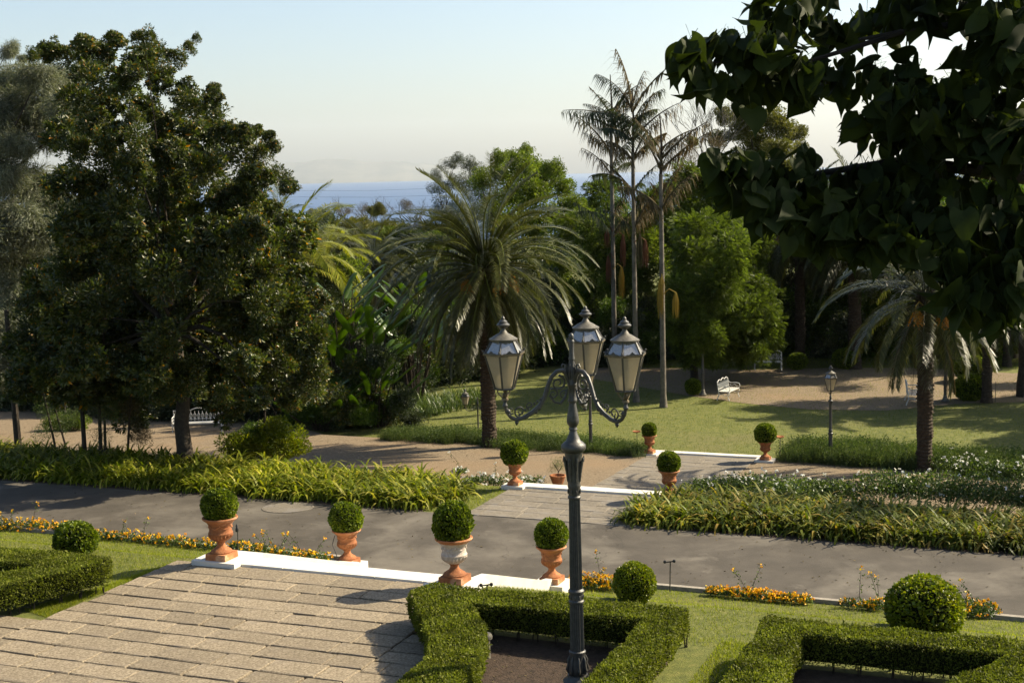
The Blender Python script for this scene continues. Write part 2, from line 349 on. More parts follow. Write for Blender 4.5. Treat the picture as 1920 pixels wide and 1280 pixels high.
def t_spray(n=14):
    v, t = [], []
    for k in range(n):
        x = k/n; dz = -.45*x*x; b = len(v); a = random.uniform(0, 6.28); L = random.uniform(.12, .22)
        v += [(x, -.03, dz), (x+.05, .03, dz), (x+.12, L*math.cos(a), dz+L*math.sin(a)*.6-.06)]; t.append((b, b+1, b+2))
    return (v, [], t)
def clump(name, tmpl, mat, n, size, spread=1.0, nc=14, cs0=.28, cs1=.5, hang=None, droop=0, flat=1.0, shell=.5, core=0, seed=0, up_bias=.3):
    """a unit-radius uneven mass of leaves; tmpl may be a list of templates"""
    r = np.random.default_rng(seed); tm = tmpl if isinstance(tmpl, list) else [tmpl]
    cd_ = rdir(nc, r); cr = r.uniform(.45, 1.05, nc)*spread; cs = r.uniform(cs0, cs1, nc)
    parts = []
    for T in tm:
        k = n//len(tm); w = r.integers(0, nc, k)
        c = cd_[w]*cr[w][:, None]*.72
        d = rdir(k, r); P = c+d*(cs[w]*(shell+(1-shell)*r.random(k)**.5))[:, None]
        P[: k//6] = rdir(k//6, r)*r.random((k//6, 1))**.5*.75
        P *= (1, 1, flat)
        o = norm(P)*.7+d*.8+(0, 0, up_bias)+r.normal(size=(k, 3))*.35
        o[:, 2] -= droop
        parts.append((*scatter(*T, P, bases(o, r, hang), size*r.uniform(.65, 1.25, k)),))
    if core:
        P = rdir(core, r)*r.random((core, 1))*.55
        parts.append((*scatter(*T_LEAF, P, bases(rdir(core, r), r), np.full(core, .28)),))
    return pm(name, parts, [mat])
random.seed(3)
ROS = [t_rosette(7), t_rosette(8), t_rosette(6)]
CL = {}
def protos(key, *a, nv=2, **k): CL[key] = [clump(key, *a, seed=11*i+hash(len(key)) % 97, **k) for i in range(nv)]
protos('magnolia_foliage', ROS, M['magnolia'], 290, .25, nv=4, core=26, nc=34, cs0=.12, cs1=.34, shell=.3, spread=1.15)
protos('magnolia_small_foliage', [T_LEAF, T_THIN], M['magnolia'], 2200, .17, core=26, nc=26, cs0=.15, cs1=.4, shell=.3, spread=1.1, nv=2)
protos('cedar_foliage', [t_spray(), t_spray(), t_spray()], M['cedar'], 2100, .36, droop=.9, up_bias=0, flat=.75)
protos('feather_foliage', [t_feather(10), t_feather(9)], M['feather'], 820, .27, core=40, hang=.45, droop=.25, nc=20, cs0=.2, cs1=.42, spread=1.1)
protos('broad_foliage', T_LEAF, M['broad'], 3600, .09, core=160, nc=22, cs0=.2, cs1=.45)
protos('bright_foliage', T_LEAF, M['bright'], 3000, .10, core=130, nc=22, cs0=.2, cs1=.42)
protos('olive_foliage', [T_LEAF, T_THIN], M['olive'], 5200, .11, droop=.2, core=120, nc=26, cs0=.15, cs1=.38)
protos('euca_foliage', T_THIN, M['euca'], 2600, .13, droop=.8, up_bias=0, hang=.3)
protos('scrub_foliage', T_LEAF, M['euca'], 3200, .10, core=200)
protos('dry_foliage', T_THIN, M['dead'], 1700, .12)
protos('rose_foliage', T_LEAF, M['rose_leaf'], 900, .085)
protos('lime_foliage', T_LEAF, M['lime_box'], 3600, .13)

def rq(r=random):
    return (r.uniform(-.4, .4), r.uniform(-.4, .4), r.uniform(0, 6.28))
def branches(mb, root, targets, r0, seed=1, seg=6, droop=.0):
    rr = random.Random(seed)
    for tg in targets:
        rc = r0*rr.uniform(.45, 1.0)
        a = Vector(root); b = Vector(tg); mid = a.lerp(b, .5)+Vector((rr.uniform(-.15, .15), rr.uniform(-.15, .15), .12+droop))*(b-a).length
        pts = [a.lerp(mid, k/3).lerp(mid.lerp(b, k/3), k/3) for k in range(4)]
        pts = [a, a.lerp(mid, .6)+Vector((rr.uniform(-.05, .05),)*3), mid.lerp(b, .3), b]
        mb.tube(pts, [rc, rc*.6, rc*.32, rc*.12], seg)
def tree(name, label, cat, base, fork_z, lobes, kind, trunk_r=.15, bark='bark_dark', group=None, seed=0, nb=8, parts='leaf_clump', mix=None, mixp=.2, lean=0, trunk_top=None):
    """lobes: list of (x, y, z, r) in world metres; each lobe is a leaf_clump part"""
    rr = random.Random(seed); t = thing(name, label, cat, base, 0, group); bx, by, bz = base
    top = trunk_top or (bx+lean, by, fork_z)
    mb = MB(); a = Vector((0, 0, -.1)); b = Vector(top)-Vector(base)
    n = 6; pts = [a.lerp(b, k/n)+Vector((rr.uniform(-1, 1), rr.uniform(-1, 1), 0))*trunk_r*.25*(k > 0) for k in range(n+1)]
    mb.tube(pts, [trunk_r*(1.25 if k == 0 else 1-.35*k/n) for k in range(n+1)], 10)
    mb.build('trunk', M[bark], t, smooth=True)
    if lobes:
        pick = rr.sample(lobes, min(nb, len(lobes))); m2 = MB()
        branches(m2, b*1.0, [(p[0]-bx, p[1]-by, p[2]-bz) for p in pick], trunk_r*.5, seed)
        m2.build('limb', M[bark], t, smooth=True)
    for i, p in enumerate(lobes):
        k = mix if mix and rr.random() < mixp else kind
        sz = (p[3]*rr.uniform(.95, 1.15), p[3]*rr.uniform(.95, 1.15), p[3]*rr.uniform(.85, 1.05))
        tag(link(parts, rr.choice(CL[k]), t, (p[0]-bx, p[1]-by, p[2]-bz), rq(rr), sz), kind='stuff')
    return t
def plobes(lst, Y, jit, seed=0, fac=1.15):
    """lobes from photo pixels (u, v, radius px) at depth Y, spread in depth"""
    rr = random.Random(seed); o = []
    for (u, v, r) in lst:
        y = Y+rr.uniform(-jit, jit); p = at(u, v, Y=y); o.append((p[0], p[1], p[2], r*y/F_PX*fac))
    return o
def ellobes(c, rad, n, r, seed=0, zmin=None):
    rr = random.Random(seed); o = []
    for i in range(n):
        d = Vector((rr.gauss(0, 1), rr.gauss(0, 1), rr.gauss(0, 1))).normalized()*rr.uniform(.55, .95)
        z = c[2]+d.z*rad[2]
        o.append((c[0]+d.x*rad[0], c[1]+d.y*rad[1], max(z, zmin) if zmin else z, r*rr.uniform(.75, 1.25)))
    return o

# ------------------------------------------------------------------ ground, road, paths
def grid_sheet(name, s_list, t_list, dz, mat, holes=(), kind='structure', label=None):
    V, Q = [], []; ns, nt_ = len(s_list), len(t_list)
    for t in t_list:
        for s in s_list:
            x, y, _ = W(s, t); V.append((x, y, float(np.interp(t, PT, PZ))+dz))
    for j in range(nt_-1):
        for i in range(ns-1):
            sm, tm = (s_list[i]+s_list[i+1])/2, (t_list[j]+t_list[j+1])/2
            if any(a < sm < b and c < tm < d for a, b, c, d in holes): continue
            Q.append((j*ns+i, j*ns+i+1, (j+1)*ns+i+1, (j+1)*ns+i))
    return tag(link(name, npmesh(name, V, Q, None, [mat])), label, kind=kind)
def tcuts(a, b): return sorted({a, b, *[t for t in PT if a < t < b]})
def poly_sheet(name, st, z, mat, kind='structure'):
    """flat or draped fan-free polygon in garden axes; z None drapes it"""
    from mathutils.geometry import tessellate_polygon
    P = [Vector(W(s, t, 0)) for s, t in st]
    tr = tessellate_polygon([P]); V = [(p.x, p.y, z if z is not None else gz(p.x, p.y)+.012) for p in P]
    fs = []
    for a, b, c in tr:
        n = (P[b]-P[a]).cross(P[c]-P[a]).z; fs.append((a, b, c) if n > 0 else (a, c, b))
    return tag(link(name, npmesh(name, V, None, fs, [mat])), kind=kind)
HOLES = [(-14.6, -10.1, 22.3, 26.6), (-14.1, -9.7, 34.3, 35.8)]
grid_sheet('ground', [-1800, -300, -60, -14.6, -14.1, -10.1, -9.7, 60, 400, 2500], [-60]+PT[:], 0, M['lawn'], HOLES)
grid_sheet('road', [-70, 50], [26.65, 31.05], .02, M['asphalt'])
# kerb of the road on the terrace side
kb = MB(); 
for a, b in ((-70, -15.0), (-9.1, 50)):
    L = b-a; n = int(L/1.2)
    for i in range(n):
        s = a+(i+.5)*L/n; x, y, _ = W(s, 26.58); kb.box((x, y, -1.1+.03), (L/n-.015, .12, .12), ANG)
tag(kb.build('kerb', M['stone_trim']), kind='structure')
grid_sheet('gravel_path', [-70, 40], [35.8, 45.5], .008, M['gravel'])
grid_sheet('planting_bed_soil', [-60, -15.2], [31.07, 34.3, 35.8], .012, M['soil'])
tag(link('planting_bed_soil', npmesh('planting_bed_soil', [(*W(s, t)[:2], float(np.interp(t, PT, PZ))+.012) for t in (31.07, 34.3, 35.8) for s in (-8.7, 50)], [(0, 1, 3, 2), (2, 3, 5, 4)], None, [M['soil']])), kind='structure')
# left gravel clearing behind the magnolia, right gravel clearing with benches
def pst(u, v, z):
    p = at(u, v, z); return ST(p[0], p[1])
poly_sheet('gravel_clearing', [ST(*atg(*p)[:2]) for p in [(-200, 850), (640, 826), (560, 800), (440, 783), (250, 778), (120, 766), (0, 762), (-300, 770)]], None, M['gravel'])
poly_sheet('gravel_clearing', [ST(*atg(*p)[:2]) for p in [(1085, 706), (1180, 722), (1290, 742), (1400, 757), (1520, 768), (1660, 770), (1800, 757), (1990, 752), (2200, 745), (2150, 690), (1900, 700), (1700, 690), (1560, 690), (1400, 694), (1250, 690), (1120, 690)]], None, M['gravel'])

# paving of separate stones: parts of the paving
def paving(name, s0, s1, t0, t1, course, lmin, lmax, zf, mat, gap=.02, th=.045, seed=0, edge=None, label=None):
    rr = random.Random(seed); root = bpy.data.objects.new(name, None); COL.objects.link(root); tag(root, label, kind='structure')
    bed = grid_bed(s0, s1, t0, t1, zf, root)
    cache = {}
    t = t0
    while t < t1-.02:
        c = min(course*rr.uniform(.9, 1.1), t1-t); s = s0 - rr.uniform(0, lmax*.6)
        if t1-t-c < course*.4: c = t1-t
        while s < s1-.03:
            L = rr.uniform(lmin, lmax)
            if s1-(s+L) < lmin*.5: L = s1-s
            a, b = max(s, s0), s+L; s += L
            if b-a < .12: continue
            w, d = b-a-gap*.5, c-gap*rr.uniform(1.0, 1.6)
            key = (round(w*20), round(d*40), rr.randint(0, 1))
            if key not in cache: cache[key] = stone_mesh(w, d, th, mat, rr)
            x, y, _ = W((a+b)/2, t+c/2); z = zf(t+c/2)
            sl = math.atan2(zf(t+c/2+.2)-zf(t+c/2-.2), .4)
            link('paving_stone', cache[key], root, (x, y, z+rr.uniform(-.004, .005)), (rr.gauss(0, .004)+sl, rr.gauss(0, .004), ANG+rr.gauss(0, .004)))
        t += c
    return root
def stone_mesh(w, d, th, mat, rr):
    mb = MB(); c = .012; x, y = w/2, d/2
    def ring(ix, z, j):
        n = [(-x+ix, -y+ix), (0, -y+ix), (x-ix, -y+ix), (x-ix, 0), (x-ix, y-ix), (0, y-ix), (-x+ix, y-ix), (-x+ix, 0)]
        return [(a+rr.uniform(-j, j), b+rr.uniform(-j, j), z) for a, b in n]
    v = ring(0, -.04, 0)+ring(0, th-.012, .012)+ring(c, th, .012)
    f = [(r*8+k, r*8+(k+1) % 8, (r+1)*8+(k+1) % 8, (r+1)*8+k) for r in range(2) for k in range(8)]+[tuple(16+k for k in range(8))]
    mb.add(v, f); return mb.mesh('paving_stone', mat)
def grid_bed(s0, s1, t0, t1, zf, root):
    ts = sorted({t0, t1, *[t for t in PT if t0 < t < t1]}); V = []
    for t in ts:
        for s in (s0, s1): V.append((*W(s, t)[:2], zf(t)+.006))
    q = [(2*i, 2*i+1, 2*i+3, 2*i+2) for i in range(len(ts)-1)]
    return link('joint_bed', npmesh('joint_bed', V, q, None, [M['joint']]), root)
flat = lambda z: (lambda t: z)
paving('terrace_paving', -15.95, -9.75, 13.1, 21.98, .50, .62, 1.25, flat(0), M['paver'], seed=5, gap=.032, th=.045)
paving('terrace_paving', -9.74, -8.35, 13.1, 19.4, .50, .62, 1.25, flat(0), M['paver'], seed=15, gap=.032, th=.045)
paving('terrace_paving', -17.6, -15.96, 13.1, 18.2, .50, .62, 1.25, flat(0), M['paver'], seed=16, gap=.032, th=.045)
paving('path_paving', -14.05, -9.2, 31.07, 34.13, .55, .7, 1.2, flat(-1.1), M['pathstone'], seed=6, gap=.014, th=.03)
paving('garden_path_paving', -13.5, -9.9, 35.85, 45.15, .6, .7, 1.3, lambda t: float(np.interp(t, PT, PZ)), M['pathstone'], seed=8, gap=.014, th=.03)

# stairs
def steps(name, label, s0, s1, t0, z0, t1, z1, n, land, cheeks=None):
    root = thing(name, label, 'steps', (0, 0, 0))
    x, y, _ = W((s0+s1)/2, t0+land/2)
    ns = max(3, round((s1-s0)/.95)); w = (s1-s0)/ns
    for i in range(ns):
        xx, yy, _ = W(s0+w*(i+.5), t0+land/2); MB().box((xx, yy, z0-.04+random.uniform(-.003, .003)), (w-.008, land+random.uniform(-.012, .012), .12), ANG, .995).build('landing_slab', M['marble'], root)
    dt = (t1-t0-land)/n; dz = (z0-z1)/(n+1)
    for i in range(n):
        zt = z0-dz*(i+1); x, y, _ = W((s0+s1)/2, t0+land+dt*(i+.5)-.003*i)
        MB().box((x, y, zt-.25+.0), (s1-s0-.01, dt+.02, .5), ANG).build('step', M['marble'], root)
    return root
st1 = steps('front_steps', 'broad white marble steps between four urns going down from terrace to road', -15.55, -9.85, 22.0, .055, 24.7, -1.08, 7, .50)
tag(link('road_apron', npmesh('road_apron', [W(a, b, -1.075) for a, b in ((-14.75, 24.6), (-9.7, 24.6), (-9.7, 26.66), (-14.75, 26.66))], [(0, 1, 2, 3)], None, [M['asphalt']])), kind='structure')
for w, zlift, rows in ((.62, .0, ((-15.1, 22.3, .06), (-14.95, 22.9, .05), (-14.05, 24.85, -.60), (-14.0, 25.0, -.62))), (.14, 0, ((-10.05, 22.4, .06), (-9.98, 22.9, .03), (-9.62, 24.9, -.62), (-9.6, 25.1, -.64)))):
    V = []
    for (sc_, t, z) in rows:
        for ds in (-w/2, w/2): V.append((*W(sc_+ds, t)[:2], z))
    for (sc_, t, z) in rows:
        for ds in (-w/2, w/2): V.append((*W(sc_+ds, t)[:2], -1.25))
    f = []
    for i in range(3): f += [(2*i, 2*i+1, 2*i+3, 2*i+2), (8+2*i, 2*i, 2*i+2, 8+2*i+2)[::-1], (8+2*i+1, 2*i+1, 2*i+3, 8+2*i+3)]
    f += [(0, 8, 9, 1), (6, 7, 15, 14)]
    MB().add(V, f).build('cheek_wall', M['marble'], st1)
steps('path_steps', 'white marble top step edge across the path beyond the road', -14.05, -9.7, 34.15, -1.04, 35.8, -2.0, 5, .42)
steps('lawn_step', 'white marble step edge where the path meets the lawn', -13.5, -9.6, 45.2, -2.23, 46.0, -2.45, 1, .32)

# ------------------------------------------------------------------ urns with box balls
def ball_mesh(name, mat, n=2600, size=.06, seed=0, lump=.05, T=T_BOX):
    r = np.random.default_rng(seed); d = rdir(n, r)
    ph = r.uniform(0, 6.28, 6); w = sum(np.sin(d@rdir(1, r)[0]*f+p) for f, p in zip((3, 5, 7, 9, 11, 13), ph))/6
    rad = 1-size*.45+lump*w+r.normal(0, .018, n); P = d*rad[:, None]
    o = d*.8+r.normal(size=(n, 3))*.55+(0, 0, .2)
    A = scatter(*T, P-norm(o)*size*.5, bases(o, r), size*r.uniform(.7, 1.4, n)*1.3)
    k = n//36; ii = r.integers(0, n, k); B2 = scatter(*T_LEAF, P[ii], bases(d[ii]+r.normal(size=(k, 3))*.3+(0, 0, .3), r), size*r.uniform(1.2, 2.4, k))
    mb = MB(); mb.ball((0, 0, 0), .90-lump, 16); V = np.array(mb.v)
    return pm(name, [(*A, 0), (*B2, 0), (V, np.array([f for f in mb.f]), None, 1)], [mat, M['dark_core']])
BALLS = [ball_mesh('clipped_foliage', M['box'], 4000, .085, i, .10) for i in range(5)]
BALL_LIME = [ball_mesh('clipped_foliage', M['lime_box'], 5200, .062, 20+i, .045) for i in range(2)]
def urn_parts(pale=False):
    bowl = M['pale_terracotta'] if pale else M['terracotta']; me = {}
    me['plinth'] = MB().box((0, 0, .06), (.44, .44, .12), 0, .97).mesh('plinth', M['terracotta'])
    me['foot'] = MB().lathe([(.20, .121), (.205, .14), (.19, .165), (.15, .19), (.10, .225), (.075, .27), (.073, .30), (.095, .325), (.09, .34)], 24).mesh('foot', M['terracotta'], True)
    me['bowl'] = MB().lathe([(.08, .335), (.13, .35, .0), (.19, .385, .12), (.228, .43, .14), (.235, .46, .12), (.225, .485, 0), (.232, .50), (.222, .515), (.21, .54), (.212, .60), (.225, .66), (.25, .70), (.275, .725), (.23, .73), (.22, .70)], 40).mesh('bowl', bowl, True)
    me['rim'] = MB().lathe([(.262, .715), (.30, .745), (.325, .762), (.335, .782), (.328, .80), (.29, .797), (.265, .77), (.25, .73)], 40).mesh('rim', M['terracotta'], True)
    me['swag'] = None
    mb = MB()
    for k in range(6):
        a0 = k*math.pi/3; pts = [(.217*math.cos(a0+j*math.pi/18*1.0), .217*math.sin(a0+j*math.pi/18), .655-.055*math.sin(math.pi*j/6)) for j in range(7)]
        mb.tube(pts, .013, 5); mb.ball((.225*math.cos(a0), .225*math.sin(a0), .655), .022, 6)
    me['swag'] = mb.mesh('swag', bowl, True)
    return me
UP, UPW = urn_parts(), urn_parts(True)
def urn(u, v, z, sc, ball_r, label, pale=False, rz=0, squash=1.0, ped=None, lift=.0, grp='terracotta urns with clipped box balls'):
    p = at(u, v, z); t = thing('garden_urn', label, 'urn', tuple(p), ANG+rz, grp, sc)
    for k, me in (UPW if pale else UP).items(): link(k, me, t)
    br = ball_r/sc
    random.seed(int(u)); b = thing('box_ball', '', 'topiary', (p[0], p[1], p[2]+sc*.76+ball_r*.80*squash), random.uniform(0, 6), 'clipped box balls in the urns')
    me = random.choice(BALLS); b.scale = (1, 1, 1)
    link('clipped_foliage', me, b, (0, 0, 0), (random.uniform(-.5, .5), random.uniform(-.5, .5), 0), (ball_r, ball_r*random.uniform(.96, 1.04), ball_r*squash))
    MB().tube([(0, 0, -ball_r*.9), (0, 0, 0)], .02, 6).build('stem', M['bark_dark'], b)
    return t, b
def pedestal(u, v, z, w, d, h, label, s_off=0, t_off=0):
    p = at(u, v, z); s, t_ = ST(p[0], p[1]); x, y, _ = W(s+s_off, t_+t_off)
    o = MB().box((0, 0, -h/2+.0), (w, d, h), 0, .99).build('pedestal', M['marble'], None, loc=(x, y, z), rot=(0, 0, ANG))
    return tag(o, label, 'pedestal', 'white marble pedestals under the urns')
URNS = [
 (416, 1046, .13, 1.0, .325, 'terracotta urn on the upper left pedestal of the white steps, by the grass', 0, 'box ball in the urn at the upper left of the white steps'),
 (853, 1090, .12, 1.0, .345, 'white-bloomed urn with terracotta rim at the head of the steps beside the hedge', 1, 'tall box ball in the white-bloomed urn beside the hedge'),
 (652, 1056, -.72, .90, .345, 'smaller terracotta urn at the foot of the steps with a black hose behind it', 0, 'box ball in the urn with the thin black hose, foot of the steps'),
 (1035, 1090, -.76, .90, .335, 'terracotta urn at the foot of the steps, half behind the big lamp post', 0, 'low box ball in the urn half behind the big lamp post'),
 (966, 908, -1.0, .74, .365, 'small terracotta urn left of the path beyond the road, next to white flowers', 0, 'box ball in the urn across the road, left of the path'),
 (1255, 929, -1.0, .82, .295, 'dark reddish urn right of the path, its foot hidden by strap leaves', 0, 'box ball in the urn whose foot is hidden by strap leaves'),
 (1218, 849, -2.2, .76, .26, 'far terracotta urn at the left end of the lawn edge step', 0, 'smallest box ball, in the far urn left of the lawn step'),
 (1435, 861, -2.2, .74, .355, 'far terracotta urn at the right end of the lawn edge step', 0, 'box ball in the far urn right of the lawn step'),
]
for (u, v, z, sc, br, lab, pale, bl) in URNS:
    t, b = urn(u, v, z, sc, br, lab, pale, squash=1.08 if pale else .97); b['label'] = bl
PEDS = [
 (416, 1046, .13, .95, .62, .14, 'low white marble block under the upper left urn, by the grass'),
 (853, 1090, .12, .95, .62, .14, 'low white marble block under the white-bloomed urn by the hedge'),
 (652, 1056, -.72, .62, .62, .38, 'white marble block at the foot of the steps under the left urn'),
 (1035, 1090, -.76, .66, .62, .34, 'white marble block at the foot of the steps by the big lamp post'),
 (966, 908, -1.0, .62, .5, .11, 'white slab under the urn across the road, left of the path'),
 (1255, 929, -1.0, .62, .5, .11, 'white slab under the urn among the strap leaves right of the path'),
 (1218, 849, -2.2, .62, .5, .12, 'white slab under the far left urn at the lawn edge'),
 (1435, 861, -2.2, .62, .5, .12, 'white slab under the far right urn at the lawn edge'),
]
for (u, v, z, w, d, h, lab) in PEDS: pedestal(u, v, z, w, d, h, lab)

# ------------------------------------------------------------------ lamp posts
def hexring(r, z, rot=0): return [(r*math.cos(math.pi/3*k+rot), r*math.sin(math.pi/3*k+rot), z) for k in range(6)]
def lantern_meshes():
    z0, z1, z2, z3 = 0.0, .47, .66, .72       # bottom, rim, roof top (glass), cap
    r0, r1, r2 = .135, .265, .165
    L = {}
    fr = MB()
    for k in range(6):
        a, b = hexring(r0, z0)[k], hexring(r1, z1)[k]; fr.tube([a, b], .014, 5)
        fr.tube([hexring(r1, z1)[k], hexring(r2, z2)[k]], .012, 5)
    for r, z, w in ((r0, z0, .014), (r1, z1, .016), (r2, z2, .016)):
        h = hexring(r, z)
        for k in range(6): fr.tube([h[k], h[(k+1) % 6]], w, 5)
    fr.lathe([(.03, -.015), (r0, -.012), (r0, .008), (.02, .01)], 6)
    L['frame'] = fr.mesh('frame', M['iron'])
    rim = MB(); h = hexring(r1+.022, z1+.01); rim.lathe([(r1+.005, z1-.012), (r1+.03, z1-.005), (r1+.03, z1+.012), (r1+.005, z1+.018)], 6)
    L['rim'] = rim.mesh('rim', M['brass'])
    cr = MB()
    for k in range(6):
        a, b = Vector(hexring(r1+.026, z1)[k]), Vector(hexring(r1+.026, z1)[(k+1) % 6])
        n = 12
        for j in range(n):
            f0, f1 = j/n, (j+1)/n
            hh = lambda f: .012+.05*max(0, 1-abs(f-.5)*5)+.02*max(0, 1-abs(f-.25)*9)+.02*max(0, 1-abs(f-.75)*9)+.035*max(0, 1-min(f, 1-f)*9)
            p, q = a.lerp(b, f0), a.lerp(b, f1); o = Vector((p.x+q.x, p.y+q.y, 0)).normalized()*.008
            up_ = Vector((0, 0, 1))
            vs = [p, q, q+up_*hh(f1), p+up_*hh(f0)]; vs += [w-o for w in vs]
            cr.add(vs, [(0, 1, 2, 3), (7, 6, 5, 4), (3, 2, 6, 7), (0, 4, 5, 1)])
        cr.ball(a+Vector((0, 0, .05)), .014, 6)
    L['crest'] = cr.mesh('crest', M['iron'])
    L['cap'] = MB().lathe([(r2+.025, z2-.01), (r2+.03, z2+.008), (r2-.01, z2+.03), (.11, z2+.06), (.06, z2+.085), (.045, z2+.11), (.03, z2+.13), (.03, z2+.15)], 12).mesh('cap', M['iron_light'], True)
    L['finial'] = MB().lathe([(.03, z2+.148), (.055, z2+.16), (.088, z2+.185), (.09, z2+.198), (.07, z2+.215), (.055, z2+.225), (.06, z2+.238), (.04, z2+.255), (.022, z2+.27), (.026, z2+.285), (.008, z2+.31)], 16).mesh('finial', M['iron'], True)
    L['bulb'] = MB().lathe([(.03, .03), (.035, .1), (.055, .18), (.06, .25), (.05, .31), (.02, .35), (.004, .36)], 12).mesh('bulb', M['petal_white'], True)
    br = MB()
    for k in range(3):
        a = 2*math.pi*k/3+.5; c, s = math.cos(a), math.sin(a)
        br.tube([(c*.09, s*.09, 0), (c*.10, s*.10, -.05), (c*.06, s*.06, -.10), (c*.02, s*.02, -.13)], .011, 5)
    br.lathe([(.02, -.17), (.05, -.155), (.045, -.13), (.025, -.12), (.04, -.09), (.018, -.05), (.03, -.01)], 10)
    L['bracket'] = br.mesh('bracket', M['brass'], True)
    def pane(ra, za, rb, zb, m):
        mb = MB(); out = []
        i = .006; A, B = hexring(ra-i, za), hexring(rb-i, zb)
        va = Vector(A[0]).lerp(Vector(A[1]), .09); vb = Vector(A[0]).lerp(Vector(A[1]), .91)
        vc = Vector(B[0]).lerp(Vector(B[1]), .95); vd = Vector(B[0]).lerp(Vector(B[1]), .05)
        nn = (vb-va).cross(vd-va).normalized()*.004
        mb.add([va, vb, vc, vd, va-nn, vb-nn, vc-nn, vd-nn], [(0, 1, 2, 3), (7, 6, 5, 4), (0, 4, 5, 1), (1, 5, 6, 2), (2, 6, 7, 3), (3, 7, 4, 0)])
        return mb.mesh('pane', m)
    L['pane'] = pane(r0, z0+.015, r1, z1-.02, M['frost']); L['roof_pane'] = pane(r1, z1+.02, r2, z2-.015, M['glass'])
    return L
LM = lantern_meshes()
def lantern(parent, loc, sc=1.0, rz=0, small=False):
    """a lantern part: its frame mesh carries the other pieces as sub-parts"""
    fr = link('lantern', LM['frame'], parent, loc, (0, 0, rz), sc)
    for k in ('rim', 'crest', 'cap', 'finial', 'bulb', 'bracket'): link(k, LM[k], fr)
    for k in range(6):
        link('pane', LM['pane'], fr, rot=(0, 0, math.pi/3*k)); link('roof_pane', LM['roof_pane'], fr, rot=(0, 0, math.pi/3*k))
    return fr
PX, PY = .80, 19.05
post = thing('lamp_post', 'tall fluted grey cast iron lamp post with three glass lanterns on scrolled arms', 'lamp post', (PX, PY, 0), .1)
MB().lathe([(.24, 0), (.24, .06), (.19, .1), (.17, .2), (.20, .27), (.21, .31), (.15, .36), (.14, .40)], 24).build('base', M['iron'], post, True)
MB().lathe([(.115, .40), (.125, .42), (.13, .50), (.118, .6), (.105, .70), (.118, .725), (.118, .745), (.10, .76)], 24).build('leaf_collar', M['iron'], post, True)
mb = MB()
for k in range(8):
    a = math.pi/4*k; c, s = math.cos(a), math.sin(a)
    mb.tube([(c*.13, s*.13, .42), (c*.143, s*.143, .48), (c*.13, s*.13, .56), (c*.128, s*.128, .62), (c*.112, s*.112, .68)], [.01, .026, .014, .022, .006], 6)
mb.build('acanthus_leaves', M['iron'], post, True)
MB().lathe([(.100, .755, .13), (.097, 1.0, .13), (.094, 1.36, .13), (.092, 1.37, .13)], 40).build('lower_shaft', M['iron'], post)
MB().lathe([(.092, 1.365), (.108, 1.375), (.108, 1.395), (.096, 1.41), (.096, 1.49), (.112, 1.505), (.112, 1.53), (.098, 1.545), (.09, 1.555)], 24).build('middle_ring', M['iron'], post, True)
rs = MB().ball((.097, 0, 1.45), .022, 6, (.6, .6, 1.3)).mesh('ring_ornament', M['iron'], True)
for k in range(10): link('ring_ornament', rs, post, rot=(0, 0, math.pi/5*k))
MB().lathe([(.090, 1.55, .14), (.086, 2.0, .14), (.078, 2.72, .14), (.077, 2.76, .14)], 40).build('upper_shaft', M['iron'], post)
MB().lathe([(.078, 2.755), (.09, 2.765), (.092, 2.785), (.08, 2.80), (.082, 2.90), (.092, 2.93), (.086, 2.96), (.088, 2.99), (.094, 3.15), (.105, 3.28), (.12, 3.36), (.125, 3.40), (.16, 3.43), (.172, 3.46), (.168, 3.50), (.13, 3.54), (.10, 3.56), (.085, 3.60), (.06, 3.65), (.048, 3.70), (.062, 3.715), (.055, 3.73), (.052, 3.75), (.082, 3.80), (.085, 3.84), (.075, 3.92), (.055, 4.02), (.048, 4.08), (.062, 4.10), (.062, 4.12), (.05, 4.14), (.052, 4.30), (.066, 4.32), (.066, 4.34), (.056, 4.36), (.058, 4.46), (.062, 4.50), (.052, 4.56), (.04, 4.60), (.034, 4.66), (.044, 4.67), (.042, 4.69), (.036, 4.71), (.034, 4.90), (.042, 4.91), (.04, 4.925), (.03, 4.94), (.036, 4.97), (.034, 5.0), (.018, 5.025), (.004, 5.03)], 24).build('capital', M['iron'], post, True)
mb = MB()
for k in range(8):
    a = math.pi/4*k+.2; c, s = math.cos(a), math.sin(a)
    mb.tube([(c*.088, s*.088, 3.0), (c*.10, s*.10, 3.12), (c*.125, s*.125, 3.28), (c*.15, s*.15, 3.33), (c*.155, s*.155, 3.28)], [.012, .016, .022, .016, .006], 6)
    mb.tube([(c*.055, s*.055, 4.40), (c*.075, s*.075, 4.47), (c*.07, s*.07, 4.55), (c*.045, s*.045, 4.62)], [.008, .018, .012, .004], 5)
    mb.ball((c*.09, s*.09, 2.86), .02, 6, (.5, .5, 1.6))
mb.build('capital_leaves', M['iron'], post, True)
def arc(c, r, a0, a1, n, sq=1): return [(c[0]+r*math.cos(a0+(a1-a0)*k/n), 0, c[1]+r*sq*math.sin(a0+(a1-a0)*k/n)) for k in range(n+1)]
